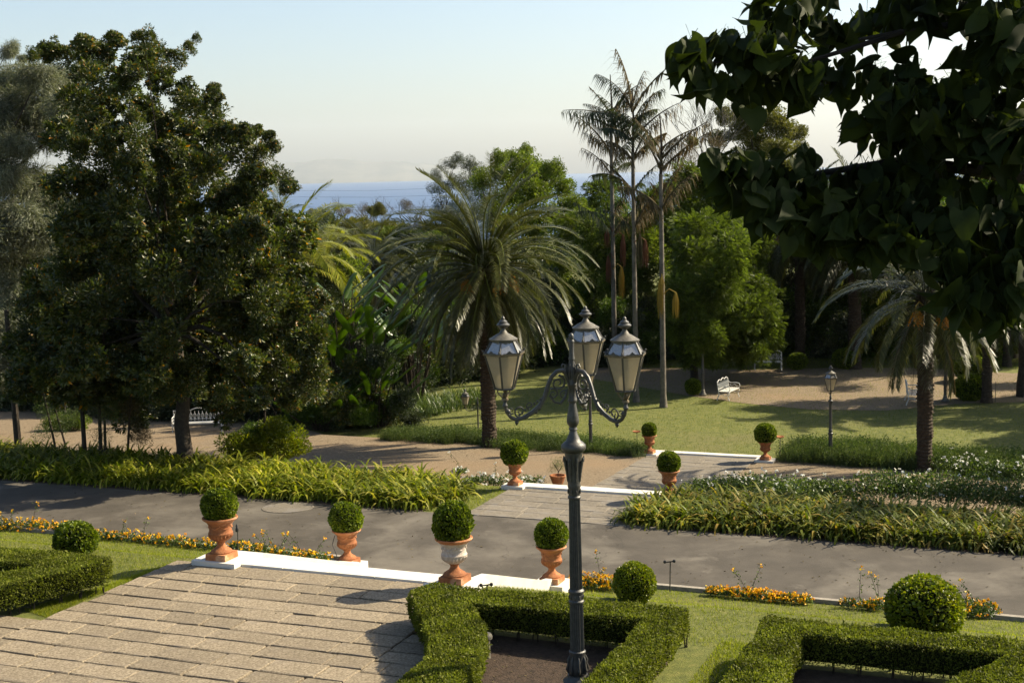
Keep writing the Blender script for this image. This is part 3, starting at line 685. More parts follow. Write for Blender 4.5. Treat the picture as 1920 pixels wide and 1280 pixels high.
def arm_mesh():
    mb = MB()
    # (radius from post, height)
    path = [(.05, 4.36), (.075, 4.47), (.13, 4.53), (.21, 4.52), (.29, 4.45), (.345, 4.33), (.39, 4.19), (.46, 4.07), (.56, 3.99), (.68, 3.925), (.79, 3.90), (.87, 3.94), (.925, 4.01), (.945, 4.10)]
    mb.tube([(a, 0, b) for a, b in path], [.022, .03, .032, .03, .028, .028, .03, .033, .032, .03, .03, .026, .022, .024], 8)
    mb.tube([(.10, 0, 4.52), (.09, 0, 4.60), (.13, 0, 4.615), (.15, 0, 4.58), (.125, 0, 4.565)], [.02, .016, .013, .010, .006], 6)
    def spiral(c, r0, turns, st, sg, w):
        pts = []
        for k in range(18):
            a = st+sg*turns*2*math.pi*k/17; r = r0*(1-.78*k/17); pts.append((c[0]+r*math.cos(a), 0, c[1]+r*math.sin(a)))
        mb.tube(pts, [w*(1-.5*k/17) for k in range(18)], 6)
    spiral((.74, 4.01), .085, 1.3, -1.6, 1, .014); spiral((.60, 4.08), .055, 1.2, -1.4, 1, .011)
    spiral((.86, 4.03), .05, 1.1, -2.2, 1, .010); spiral((.20, 4.36), .11, 1.4, 1.7, 1, .018); spiral((.27, 4.22), .075, 1.3, 1.0, 1, .014)
    spiral((.12, 4.20), .06, 1.3, 2.0, -1, .012)
    mb.tube([(.07, 0, 4.28), (.10, 0, 4.16), (.17, 0, 4.08), (.25, 0, 4.10), (.33, 0, 4.20)], [.012, .018, .02, .016, .01], 6)
    for x, z, r in ((.475, 4.04, .035), (.36, 4.27, .032), (.79, 3.865, .028), (.79, 3.84, .014), (.905, 4.02, .036), (.52, 3.99, .03)): mb.ball((x, 0, z), r, 8)
    for k in range(9):
        f = k/8; x = .40+.34*f; z = 4.14-.22*f; mb.ball((x+.01, 0, z+.045), .017, 6, (1, .8, 1.4))
    mb.lathe([(.024, 4.08), (.036, 4.095), (.036, 4.11), (.024, 4.125), (.024, 4.16), (.04, 4.17), (.035, 4.19), (.02, 4.20)], 12, (.945, 0, 0))
    return mb.mesh('arm', M['iron'], True)
AM = arm_mesh()
for me_ in {o.data for o in post.children if o.type == 'MESH'}:
    if 1:
        for vv in me_.vertices: vv.co.z = float(np.interp(vv.co.z, [0, .3, .8, 1.45, 2.8, 6], [0, .18, .66, 1.385, 2.8, 6]))
for a in (195, 315, 75):
    link('arm', AM, post, rot=(0, 0, R(a)-.1)); rr_ = R(a)-.1
    lantern(post, (.945*math.cos(rr_), .945*math.sin(rr_), 4.335), 1.0, R(a*0+12))
# small single-lantern lamps of the garden
def single_lamp(u, v, z, label, sc=1.0, top=True):
    p = at(u, v, z); t = thing('street_lamp', label, 'street lamp', tuple(p), .3, 'single-lantern lamps in the garden', sc)
    MB().lathe([(.17, 0), (.17, .03), (.12, .05), (.10, .12), (.075, .17), (.085, .2), (.065, .24)], 16).build('base', M['iron_light'], t, True)
    MB().lathe([(.062, .235, .12), (.06, .5, .12), (.066, .9, .12), (.066, .92)], 20).build('lower_shaft', M['iron'], t)
    MB().lathe([(.064, .90), (.08, .92), (.08, .95), (.06, .97), (.058, 1.0), (.072, 1.03), (.058, 1.06), (.052, 1.1), (.046, 1.9), (.052, 1.92), (.075, 1.97), (.08, 2.0), (.04, 2.03), (.03, 2.08), (.045, 2.11), (.03, 2.14), (.022, 2.18)], 16).build('shaft', M['iron'], t, True)
    lantern(t, (0, 0, 2.33), .84, 0)
    return t
single_lamp(1557, 866, gz(*at(1557, 866, -2.3)[:2]), 'dark single-lantern lamp beside the bushy border in front of the right lawn')
single_lamp(1108, 845, gz(*at(1108, 845, -2.3)[:2]), 'grey lamp whose lantern is hidden behind the big three-lantern post', 1.0)
single_lamp(1318, 740, -2.45, 'far dark lamp standing under the feathery tree beside a round bush', 1.0)
single_lamp(1772, 752, -2.45, 'far dark lamp seen between the trunks right of the thick palm', 1.0)
p = at(897, 813, -2.45)
t = thing('wall_arm_lamp', 'small far lamp with scrolled side arms left of the date palm trunk', 'lamp post', tuple(p), 0)
MB().lathe([(.05, 0), (.045, .1), (.03, .15), (.028, 1.1), (.045, 1.13), (.026, 1.18), (.024, 1.2), (.02, 1.35), (.006, 1.4)], 10).build('shaft', M['iron'], t, True)
for sg in (-1, 1):
    mb = MB(); mb.tube([(0, 0, .98), (sg*.12, 0, .9), (sg*.3, 0, .86), (sg*.42, 0, .9), (sg*.45, 0, .99)], .016, 6)
    mb.tube([(sg*.05, 0, .95), (sg*.14, 0, 1.02), (sg*.24, 0, .98), (sg*.2, 0, .92)], .012, 6); mb.build('arm', M['iron'], t, True)
    lantern(t, (sg*.45, 0, 1.12), .62)

# ------------------------------------------------------------------ benches
def bench(loc, rz, label, w=1.45, sc=1.0, curve=0):
    t = thing('garden_bench', label, 'bench', loc, rz, 'white cast iron garden benches', sc)
    mb = MB(); n = 13
    for k in range(6): mb.box((0, -.21+k*.08, .43), (w, .05, .018))
    mb.box((0, -.25, .42), (w, .025, .04)); mb.build('seat', M['white_iron'], t)
    mb = MB(); zt = lambda x: .82+.07*abs(math.cos(math.pi*1.5*x/w*2))+.05*(1-abs(x)/(w/2))
    pts = [(-w/2+w*k/30, .27, zt(-w/2+w*k/30)) for k in range(31)]
    mb.tube(pts, .018, 6); mb.tube([(-w/2, .24, .52), (w/2, .24, .52)], .014, 6)
    mb.tube([(-w/2, .22, .43), (-w/2, .28, .86)], .018, 6); mb.tube([(w/2, .22, .43), (w/2, .28, .86)], .018, 6)
    mb.build('back_frame', M['white_iron'], t)
    br = MB(); br.tube([(0, .235, .45), (0, .265, .82)], .010, 5)
    for sg in (-1, 1): br.tube([(0, .245, .52), (sg*.045, .25, .6), (sg*.045, .255, .68), (0, .26, .76)], .008, 5)
    bme = br.mesh('baluster', M['white_iron'])
    for k in range(n): link('baluster', bme, t, (-w/2+w*(k+.5)/n, 0, 0))
    for sg in (-1, 1):
        m1 = MB(); x = sg*(w/2-.03)
        m1.tube([(x, -.24, .42), (x, -.28, .3), (x, -.2, .2), (x, -.27, .02)], .02, 6); m1.tube([(x, .24, .42), (x, .2, .28), (x, .26, .15), (x, .3, .02)], .02, 6)
        m1.tube([(x, -.22, .3), (x, -.1, .22), (x, .05, .3), (x, .2, .28)], .013, 6); m1.build('leg', M['white_iron'], t)
        m2 = MB(); m2.tube([(x, -.24, .43), (x, -.3, .52), (x, -.27, .63), (x, -.1, .66), (x, .12, .64), (x, .27, .72)], .02, 6)
        m2.tube([(x, -.18, .5), (x, -.05, .58), (x, .08, .5), (x, .16, .56)], .012, 6); m2.build('armrest', M['white_iron'], t)
    return t
p = at(372, 812, -2.35); bench(tuple(p), .05, 'white bench on gravel seen behind the trunk of the big glossy-leaved tree', 1.9)
p = at(1366, 748, -2.42); bench(tuple(p), 1.08, 'white bench turned to the right at the sunny edge of the gravel clearing', 1.35, .95)
p = at(1440, 694, -2.42); bench(tuple(p), -.12, 'white bench in shade below the feathery tree at the back of the clearing', 1.3)
p = at(1712, 756, -2.42); bench(tuple(p), 1.35, 'white bench mostly hidden behind the pale trunk left of the thick palm', 1.3)

# ------------------------------------------------------------------ clipped hedges
def hedge(name, label, st, top=.60, bot=.16, dens=4300, seed=0, mat='hedge'):
    from mathutils.geometry import tessellate_polygon
    r = np.random.default_rng(seed); root = thing(name, label, 'hedge', (0, 0, 0), 0, 'clipped hedges of the terrace')
    # subdivide outline, jitter it slightly
    ol = []
    for i in range(len(st)):
        a, b = np.array(st[i]), np.array(st[(i+1) % len(st)]); n = max(1, int(np.linalg.norm(b-a)/.35))
        for k in range(n): ol.append(a+(b-a)*k/n+(r.normal(0, .012, 2) if k else 0))
    P = [Vector((*W(*p)[:2], 0)) for p in ol]
    area = sum(P[i].x*P[(i+1) % len(P)].y-P[(i+1) % len(P)].x*P[i].y for i in range(len(P)))
    if area < 0: P.reverse()
    tr = tessellate_polygon([P]); T = []
    for a, b, c in tr: T.append((P[a], P[b], P[c], Vector((0, 0, 1))))
    pos, nor = [], []
    for a, b, c, n in T:
        A = (b-a).cross(c-a).length/2; k = r.poisson(A*dens)
        if not k: continue
        u = r.random((k, 2)); m = u.sum(1) > 1; u[m] = 1-u[m]
        q = np.array(a)+np.outer(u[:, 0], np.array(b-a))+np.outer(u[:, 1], np.array(c-a)); q[:, 2] = top
        pos.append(q); nor.append(np.tile((0, 0, 1.), (k, 1)))
    for i in range(len(P)):
        a, b = np.array(P[i]), np.array(P[(i+1) % len(P)]); L = np.linalg.norm(b-a); k = r.poisson(L*(top-bot)*dens)
        if not k: continue
        n = np.array((b[1]-a[1], -(b[0]-a[0]), 0))/max(L, 1e-6)
        u = r.random((k, 1)); q = a+(b-a)*u; zz = bot+(top-bot)*r.random(k)**.8; q[:, 2] = zz
        pos.append(q); nor.append(np.tile(n, (k, 1)))
    pos, nor = np.concatenate(pos), np.concatenate(nor)
    w = .012*np.sin(pos[:, 0]*3.1+pos[:, 1]*2.3)+.010*np.sin(pos[:, 0]*7.7-pos[:, 1]*5.9)+.012*np.sin(pos[:, 1]*9.3+pos[:, 2]*11)
    pos = pos+nor*(w+r.normal(0, .011, len(pos)))[:, None]
    o = nor*.9+r.normal(size=pos.shape)*.6
    A = scatter(*T_BOX, pos-norm(o)*.015, bases(o, r), .0215*r.uniform(.7, 1.5, len(pos)))
    # stray shoots
    k = len(pos)//90; ii = r.integers(0, len(pos), k); o2 = nor[ii]+r.normal(size=(k, 3))*.3+(0, 0, .4)
    B = scatter(*T_LEAF, pos[ii], bases(o2, r), .055*r.uniform(.7, 1.4, k))
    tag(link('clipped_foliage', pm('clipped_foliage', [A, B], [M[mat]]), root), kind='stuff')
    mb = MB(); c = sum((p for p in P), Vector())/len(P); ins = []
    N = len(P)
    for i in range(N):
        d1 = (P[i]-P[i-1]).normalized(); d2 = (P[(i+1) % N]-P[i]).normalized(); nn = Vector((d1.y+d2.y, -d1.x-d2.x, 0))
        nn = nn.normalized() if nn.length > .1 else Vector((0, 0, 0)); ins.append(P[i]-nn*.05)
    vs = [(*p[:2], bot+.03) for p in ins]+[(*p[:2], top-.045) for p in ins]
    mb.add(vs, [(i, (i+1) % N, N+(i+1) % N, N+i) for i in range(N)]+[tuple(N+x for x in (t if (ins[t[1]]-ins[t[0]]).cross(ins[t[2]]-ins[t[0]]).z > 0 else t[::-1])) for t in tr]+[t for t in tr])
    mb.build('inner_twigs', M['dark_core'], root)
    mb = MB(); acc = 0
    for i in range(0, N):
        if i % 1 == 0:
            p = ins[i]-(ins[i]-P[i]).normalized()*-.10 if (ins[i]-P[i]).length > 0 else ins[i]
            for _ in range(2):
                q = p+Vector((random.uniform(-.1, .1), random.uniform(-.1, .1), 0))
                mb.tube([(q.x, q.y, -.02), (q.x+random.uniform(-.02, .02), q.y, .12), (q.x+random.uniform(-.08, .08), q.y+random.uniform(-.05, .05), .30)], [.014, .011, .006], 5)
    tag(mb.build('stems', M['bark_dark'], root), kind='stuff')
    return root
hedge('box_hedge', 'trimmed low hedge with pointed corner at the left end of the stone terrace',
      [(-23.45, 20.1), (-16.0, 20.1), (-15.9, 19.75), (-16.85, 17.55), (-17.25, 15.85), (-17.85, 16.05), (-17.45, 17.85), (-16.95, 19.3), (-23.45, 19.3)][::-1], seed=1)
hedge('box_hedge', 'trimmed low hedge frame around the bed of the big lamp post',
      [(-9.95, 19.8), (-9.75, 20.35), (-5.5, 20.3), (-5.42, 13.05), (-5.95, 13.05), (-6.0, 19.55), (-8.8, 19.57), (-8.05, 18.45), (-7.65, 17.25), (-7.5, 13.05), (-8.3, 13.05), (-8.35, 17.15), (-8.7, 17.9)], seed=2)
hedge('box_hedge', 'trimmed low hedge frame on the right below the largest yellow-green ball',
      [(-4.3, 13.05), (-4.3, 20.27), (0.25, 20.27), (0.55, 19.85), (-0.85, 17.85), (-1.15, 13.05), (-1.95, 13.05), (-1.7, 18.05), (-0.9, 19.65), (-3.67, 19.65), (-3.55, 13.05)], seed=3)
tag(link('bed_soil', npmesh('bed_soil', [W(s, t, .012) for s, t in ((-8.6, 13), (-5.6, 13), (-5.6, 19.85), (-8.9, 19.85))], [(0, 1, 2, 3)], None, [M['soil']])), kind='structure')
tag(link('bed_soil', npmesh('bed_soil', [W(s, t, .012) for s, t in ((-3.9, 13), (-1.5, 13), (-.8, 19.85), (-3.9, 19.85))], [(0, 1, 2, 3)], None, [M['soil']])), kind='structure')
tag(link('bed_soil', npmesh('bed_soil', [W(s, t, .012) for s, t in ((-24, 16), (-17.5, 16), (-17.2, 19.8), (-24, 19.8))], [(0, 1, 2, 3)], None, [M['soil']])), kind='structure')

def ground_ball(u, v, z, r, label, meshes, sq=1, cut=.85):
    p = at(u, v, z); t = thing('round_bush', label, 'bush', tuple(p), random.uniform(0, 6), 'clipped round bushes on the grass')
    link('clipped_foliage', random.choice(meshes), t, (0, 0, r*cut*sq), (0, 0, 0), (r, r, r*sq))
    MB().tube([(0, 0, -.05), (0, 0, r)], .03, 6).build('stem', M['bark_dark'], t); return t
ground_ball(143, 1038, -.02, .43, 'round box bush on the grass behind the left hedge', BALLS, .84, .80)
ground_ball(1190, 1128, -.02, .36, 'round yellow-green bush on the grass between the big lamp post and a sprinkler stake', BALL_LIME, 1.0, .9)
ground_ball(1733, 1184, .0, .60, 'largest yellow-green clipped bush, on the grass behind the right hedge', BALL_LIME, .86, .70)
ground_ball(1300, 738, -2.45, .36, 'dark round bush at the foot of the feathery tree trunk', BALLS)
ground_ball(1818, 748, -2.45, .65, 'dark round bush at the gravel edge right of the thick palm', BALLS, .85)
ground_ball(1822, 712, -2.45, .75, 'dark round bush in deep shade further back right of the thick palm', BALLS, .8)
ground_ball(1586, 688, -2.45, .62, 'dark round bush at the foot of a leaning trunk at the back of the lawn', BALLS, .8)
ground_ball(1495, 690, -2.45, .5, 'dark round bush beside the shaded white bench', BALLS, .8)

# ------------------------------------------------------------------ strap-leaved borders
def strap_template(n, L, w, seed, splay=(.25, 1.0), wide=.18):
    r = random.Random(seed); v, q, t = [], [], []
    for k in range(n):
        a = r.uniform(0, 6.283); sp = r.uniform(*splay); ll = L*r.uniform(.65, 1.2); x0, y0 = r.uniform(-wide, wide), r.uniform(-wide, wide)
        ca, sa = math.cos(a), math.sin(a); el = math.pi/2-sp*.55; px, pz = 0, 0; b = len(v); seg = 4
        for j in range(seg+1):
            ww = w*(.8, 1.0, .95, .65, .0)[j]/2; tw = .25*j
            cx, cy = x0+px*ca, y0+px*sa
            if j < seg: v += [(cx-sa*ww, cy+ca*ww, pz), (cx+sa*ww, cy-ca*ww, pz)]
            else: v += [(cx, cy, pz)]
            px += ll/seg*math.cos(el); pz += ll/seg*math.sin(el); el -= sp*(.35+.18*j)
        for j in range(seg-1): q.append((b+2*j, b+2*j+1, b+2*j+3, b+2*j+2))
        t.append((b+2*seg-2, b+2*seg-1, b+2*seg))
    return (v, q, t)
def inpoly(x, y, P):
    c = np.zeros(len(x), bool); n = len(P)
    for i in range(n):
        x1, y1 = P[i]; x2, y2 = P[(i+1) % n]
        m = ((y1 > y) != (y2 > y)) & (x < (x2-x1)*(y-y1)/(y2-y1+1e-12)+x1); c ^= m
    return c
def stpoints(poly, n, r):
    """n random (s,t) points in the polygon, as world x, y, z"""
    P = np.array(poly); lo, hi = P.min(0), P.max(0); out = np.zeros((0, 2))
    while len(out) < n:
        c = lo+(hi-lo)*r.random((n*2, 2)); out = np.concatenate([out, c[inpoly(c[:, 0], c[:, 1], poly)]])
    s, t = out[:n, 0], out[:n, 1]
    return np.stack([s*CA+t*SA, -s*SA+t*CA, np.interp(t, PT, PZ)], 1)
def border(name, label, cat, poly, n, tmpl, mat, size, seed, dz=0, group=None, szj=(.75, 1.25), zfix=None):
    r = np.random.default_rng(seed); P = stpoints(poly, n, r); P[:, 2] += dz
    if zfix is not None: P[:, 2] = zfix
    parts = []; w = r.integers(0, len(tmpl), n)
    for i, T in enumerate(tmpl):
        p = P[w == i]; a = r.uniform(0, 6.28, len(p)); B = np.zeros((len(p), 3, 3))
        B[:, 0, 0] = np.cos(a); B[:, 1, 0] = np.sin(a); B[:, 0, 1] = -np.sin(a); B[:, 1, 1] = np.cos(a); B[:, 2, 2] = 1
        parts.append(scatter(*T, p, B, size*r.uniform(*szj, len(p))))
    o = link(name, pm(name, parts, [mat])); return tag(o, label, cat, group, 'stuff')
AG = [strap_template(30, .68, .05, i, (.6, 1.7), .20) for i in range(6)]
border('strap_leaf_border', 'long border of lit and shaded strap leaves along the road, left of the path', 'border',
       [(-45, 31.45), (-15.6, 31.4), (-14.9, 31.8), (-14.75, 32.5), (-15.2, 33.4), (-17, 34.0), (-25, 34.4), (-45, 34.6)], 1700, AG, M['aga'], 1.02, 1)
border('strap_leaf_border', 'dense border of ochre-green strap leaves along the road, right of the path', 'border',
       [(-10.2, 31.7), (-9.7, 31.4), (14, 31.45), (14, 33.8), (-9.3, 33.9), (-10.0, 33.1)], 1400, AG, M['aga_dry'], 1.0, 2)
LI = [strap_template(20, .7, .03, 40+i) for i in range(3)]
border('dark_strap_leaf_border', 'dark shaded strap leaves under the date palm by the left end of the lawn', 'border',
       [pst(*p, -2.4) for p in [(710, 800), (860, 768), (930, 748), (900, 735), (760, 745), (690, 775)]], 170, LI, M['rose_leaf'], .8, 3)
def stem_template(n, L, seed):
    r = random.Random(seed); v, t = [], []
    for k in range(n):
        a, sp = r.uniform(0, 6.28), r.uniform(.05, .6); ll = L*r.uniform(.5, 1.15); x0, y0 = r.uniform(-.2, .2), r.uniform(-.2, .2)
        dx, dy, dz = math.cos(a)*math.sin(sp), math.sin(a)*math.sin(sp), math.cos(sp); b = len(v)
        v += [(x0-.007, y0, 0), (x0+.007, y0, 0), (x0+dx*ll, y0+dy*ll, dz*ll)]; t.append((b, b+1, b+2))
        for j in range(4):
            f = .35+.15*j; c = (x0+dx*ll*f, y0+dy*ll*f, dz*ll*f); b = len(v); aa = r.uniform(0, 6.28)
            v += [c, (c[0]+.05*math.cos(aa), c[1]+.05*math.sin(aa), c[2]+.05), (c[0]+.01, c[1], c[2]+.03)]; t.append((b, b+1, b+2))
    return (v, [], t)
LV = [stem_template(34, .58, i) for i in range(3)]
zz = None
border('bushy_border', 'low grey-green bushy border at the foot of the lawn, left of the path', 'border',
       [pst(*p, -2.32) for p in [(715, 828), (800, 833), (905, 840), (1000, 850), (1110, 852), (1200, 862), (1218, 846), (1100, 832), (980, 826), (860, 815), (740, 815)]], 520, LV, M['lav'], .85, 5, zfix=-2.36)
border('bushy_border', 'taller grey-green bushy border at the foot of the lawn, right of the path', 'border',
       [pst(*p, -2.32) for p in [(1462, 868), (1560, 874), (1640, 880), (1720, 884), (1850, 893), (1960, 900), (1960, 880), (1850, 872), (1700, 858), (1600, 850), (1500, 848)]], 700, LV, M['lav'], 1.15, 6, zfix=-2.36)

# ------------------------------------------------------------------ grass
def blades(name, poly, n, size, mat, seed, dz=0, zfun=None):
    r = np.random.default_rng(seed); P = stpoints(poly, n, r); P[:, 2] += dz
    o = rdir(n, r)*.55+(0, 0, 1)
    return tag(link(name, npmesh(name, *scatter(*T_BLADE, P, bases(o, r), np.stack([size*r.uniform(.5, 1.3, n), np.full(n, size*.16), np.full(n, size)], 1)), [mat])), kind='stuff', label='short mown grass')
blades('grass', [(-24, 20.2), (-16.1, 20.2), (-16.0, 22.0), (-15.6, 22.6), (-14.5, 24.9), (-14.6, 26.4), (-24, 26.4)], 42000, .055, M['grass'], 1)
blades('grass', [(-16.7, 18.6), (-16.05, 18.4), (-16.0, 21.9), (-16.3, 20.2)], 6000, .05, M['grass'], 4)
blades('grass', [(-9.6, 20.4), (-9.8, 22.4), (-9.2, 24.8), (-9.1, 26.4), (7, 26.4), (7, 20.3)], 60000, .055, M['grass'], 2)
blades('grass', [(-5.1, 14), (-4.4, 14), (-4.4, 20.7), (-5.1, 20.7)], 12000, .055, M['grass'], 3)
blades('grass', [(-15.2, 31.2), (-14.1, 31.2), (-14.1, 34.2), (-15.3, 34.2)], 2500, .06, M['grass'], 5)
blades('grass', [(-27, 46.0), (12, 46.0), (20, 62), (-20, 72)], 60000, .075, M['grass_far'], 6)
blades('grass', [pst(*p, -2.45) for p in [(1150, 688), (1950, 688), (1950, 668), (1150, 668)]], 9000, .1, M['grass_far'], 7)

# ------------------------------------------------------------------ orange flower clumps
def flower_patch(name, label, pts, fol_n, flo_n, z_fol=.30, seed=0, mat='rose_leaf', pet='petal_orange', w=.28, shoots=3, fs=.035, group='orange flower clumps along the road', cat='flowers', lsz=.05):
    """pts: list of world (x, y, z) centres with radius"""
    r = np.random.default_rng(seed); base = pts[0]; t = thing(name, label, cat, tuple(base[:3]), 0, group); b = np.array(base[:3])
    C = np.array([p[:3] for p in pts])-b; RR = np.array([p[3] for p in pts])
    i = r.integers(0, len(pts), fol_n); P = C[i]+rdir(fol_n, r)*(RR[i]*r.random(fol_n)**.4)[:, None]*(1, 1, .8); P[:, 2] = np.abs(P[:, 2]-C[i][:, 2])+C[i][:, 2]
    link('foliage', pm('foliage', [scatter(*T_LEAF, P, bases(rdir(fol_n, r)+(0, 0, .4), r), lsz*r.uniform(.6, 1.4, fol_n))], [M[mat]]), t)
    i = r.integers(0, len(pts), flo_n); d = rdir(flo_n, r); d[:, 2] = np.abs(d[:, 2])*.9+.1; P = C[i]+norm(d)*(RR[i]*r.uniform(.85, 1.12, flo_n))[:, None]
    # each flower head: a little fan of petals
    k = 7; PP = np.repeat(P, k, 0)+r.normal(0, fs*.35, (flo_n*k, 3)); 
    fl = [scatter(*T_BOX, PP, bases(rdir(len(PP), r), r), np.full(len(PP), fs))]
    mb = MB()
    for s in range(shoots):
        c = C[r.integers(0, len(pts))]; a = r.uniform(0, 6.28); L = r.uniform(.35, .7); e = c+np.array((math.cos(a)*L*.6, math.sin(a)*L*.3, L))
        mb.tube([tuple(c), tuple(c+(e-c)*.5+(0, 0, .06)), tuple(e)], [.007, .005, .003], 4)
        q = c+(e-c)*r.uniform(.3, 1, (26, 1))+r.normal(0, .03, (26, 3)); fl2 = scatter(*T_LEAF, q, bases(rdir(26, r), r), np.full(26, .05))
        link('shoot_leaves', pm('shoot_leaves', [fl2], [M[mat]]), t)
        q = np.repeat(e[None], 8, 0)+r.normal(0, .02, (8, 3)); fl.append(scatter(*T_BOX, q, bases(rdir(8, r), r), np.full(8, fs)))
    if shoots: mb.build('shoots', M['bark_dark'], t)
    tag(link('blossoms', pm('blossoms', fl, [M[pet]]), t), kind='stuff')
    return t
def along(pix, z, r, n, jz=0):
    o = []; 
    for i in range(n):
        f = i/(n-1)*(len(pix)-1); k = min(int(f), len(pix)-2); f -= k
        u, v = pix[k][0]+(pix[k+1][0]-pix[k][0])*f, pix[k][1]+(pix[k+1][1]-pix[k][1])*f
        p = atg(u, v, .05) if z is None else at(u, v, z); o.append((p[0], p[1], p[2], r*random.uniform(.75, 1.25)))
    return o
flower_patch('flower_border', 'yellow-orange flower border along the road at far left', along([(-20, 990), (60, 990), (130, 995)], None, .26, 9), 2600, 130, seed=1)
flower_patch('flower_border', 'low orange flower strip along the road between round bush and upper left urn', along([(190, 1007), (260, 1012), (330, 1020), (395, 1026)], None, .20, 12), 2600, 150, seed=2, shoots=2)
flower_patch('flower_border', 'straggly orange flowers between the two urns left of the white steps', along([(440, 1028), (500, 1036), (560, 1046), (600, 1053)], None, .24, 10), 2800, 130, seed=3, shoots=7)
flower_patch('flower_border', 'orange flower clump just right of the big lamp post shaft', along([(1085, 1098), (1120, 1099), (1160, 1102)], None, .22, 6), 1500, 140, seed=4, shoots=2)
flower_patch('flower_border', 'bright orange flower strip on the grass edge in the middle right', along([(1335, 1112), (1400, 1118), (1460, 1124), (1510, 1128)], None, .17, 12), 2400, 260, seed=5, shoots=2)
flower_patch('flower_border', 'small orange flower clump left of the largest round bush', along([(1590, 1135), (1630, 1138), (1650, 1140)], None, .17, 5), 800, 40, seed=6, shoots=3)
flower_patch('flower_border', 'orange flowering shrub right of the largest round bush', along([(1810, 1150), (1850, 1150)], None, .30, 4), 1500, 50, seed=7, shoots=4)

# white roses
def rose_bush(label, pix, z, r, n, fol, flo, seed, mat='rose_leaf', shoots=3):
    return flower_patch('rose_bush', label, along(pix, z, r, n), fol, flo, seed=seed, mat=mat, pet='petal_white', shoots=shoots, fs=.045, group='white rose bushes', cat='rose bush', lsz=.075)
rose_bush('low white-flowered plants on both sides of the small urn left of the path', [(880, 905), (930, 908), (1005, 908)], -2.0, .34, 7, 1500, 60, 1, 'lav', 2)
rose_bush('white rose bush with a tall shoot directly behind the right strap leaves', [(1310, 925), (1400, 925), (1490, 930)], -1.75, .62, 8, 6500, 60, 2, 'rose_leaf', 6)
rose_bush('dark rose bush in the middle behind the right strap leaves', [(1510, 930), (1590, 935)], -1.9, .6, 6, 4600, 14, 3, 'rose_leaf', 5)
rose_bush('broad shaded rose bushes behind the right strap leaves near the picture edge', [(1640, 925), (1740, 930), (1850, 940), (1960, 950)], -1.75, .8, 13, 15000, 26, 4, 'rose_leaf', 6)
rose_bush('white rose bushes beyond the gravel right of the thick palm', [(1790, 890), (1850, 892), (1930, 896)], -2.25, .6, 8, 5500, 36, 5, 'rose_leaf', 5)
rose_bush('single white rose rising above the left strap leaves', [(858, 885), (868, 886)], -2.0, .22, 2, 260, 14, 6, 'lav', 1)

# ------------------------------------------------------------------ palms
def frond(name, th0, droop, L, ll, n, mat, seed=0, hang=.5, width=.022, vee=.35, sparse=0, rach=.02, rmat=None, jag=0):
    r = random.Random(seed); pts = []; x = z = 0; seg = 14
    for k in range(seg+1):
        pts.append((x, z)); a = th0-droop*(k/seg)**1.2
        x += L/seg*math.cos(a); z += L/seg*math.sin(a)
    v, q, t = [], [], []
    for k in range(n):
        f = .10+.90*(k+.5)/n; i = min(int(f*seg), seg-1); g = f*seg-i
        px = pts[i][0]+(pts[i+1][0]-pts[i][0])*g; pz = pts[i][1]+(pts[i+1][1]-pts[i][1])*g
        a = math.atan2(pts[i+1][1]-pts[i][1], pts[i+1][0]-pts[i][0]); ta = np.array((math.cos(a), 0, math.sin(a))); nn = np.array((-math.sin(a), 0, math.cos(a)))
        l = ll*(.35+.65*math.sin(math.pi*min(1, .12+.86*f))**.7)
        for sg in (-1, 1):
            if r.random() < sparse: continue
            fw = .35+.5*f+r.uniform(-.12, .12); d = norm(ta*fw+np.array((0, sg, 0))*(1-.25*f)+nn*(vee+r.uniform(-.15, .15)))
            lr = l*(r.uniform(.8, 1.15) if not jag else r.uniform(.25, 1.4)); b = len(v); w = width/2; p0 = np.array((px, 0, pz)); s = norm(np.cross(d, (0, 0, 1.0))+np.array((.001, 0, 0)))
            m = p0+d*lr*.5+np.array((0, 0, -.10*hang*lr)); e = p0+d*lr*.92+np.array((0, 0, -.55*hang*lr))
            v += [p0-s*w*.6, p0+s*w*.6, m-s*w, m+s*w, e]; q.append((b, b+1, b+3, b+2)); t.append((b+2, b+3, b+4))
    mb = MB(); mb.tube([(p[0], 0, p[1]) for p in pts], [rach*(1.25-k/seg) for k in range(seg+1)], 5)
    rv = np.array(mb.v); rq_ = np.array([f for f in mb.f if len(f) == 4])
    return pm(name, [(np.array(v), np.array(q), np.array(t), 0), (rv, rq_, None, 1)], [M[mat], M[rmat or mat]])
random.seed(11)
def frond_set(mat, L, ll, n, **k):
    o = []
    for th, dr in ((84, 55), (72, 80), (60, 95), (45, 100), (28, 100), (10, 90), (-8, 75), (-28, 55), (-50, 35)):
        o.append((th, [frond('frond', R(th), R(dr)*random.uniform(.85, 1.15), L*random.uniform(.93, 1.05), ll, n, mat, seed=random.randint(0, 999), hang=.25+.6*max(0, (60-th)/110), **k) for _ in range(2)]))
    return o
FS_DATE = frond_set('palm', 4.2, .54, 92, width=.03, rach=.028, rmat='palm_yellow')
FS_QUEEN = frond_set('palm_yellow', 3.6, .75, 90, vee=.0, width=.036)
FS_OLIVE = frond_set('palm', 3.5, .60, 70, vee=.2, width=.034)
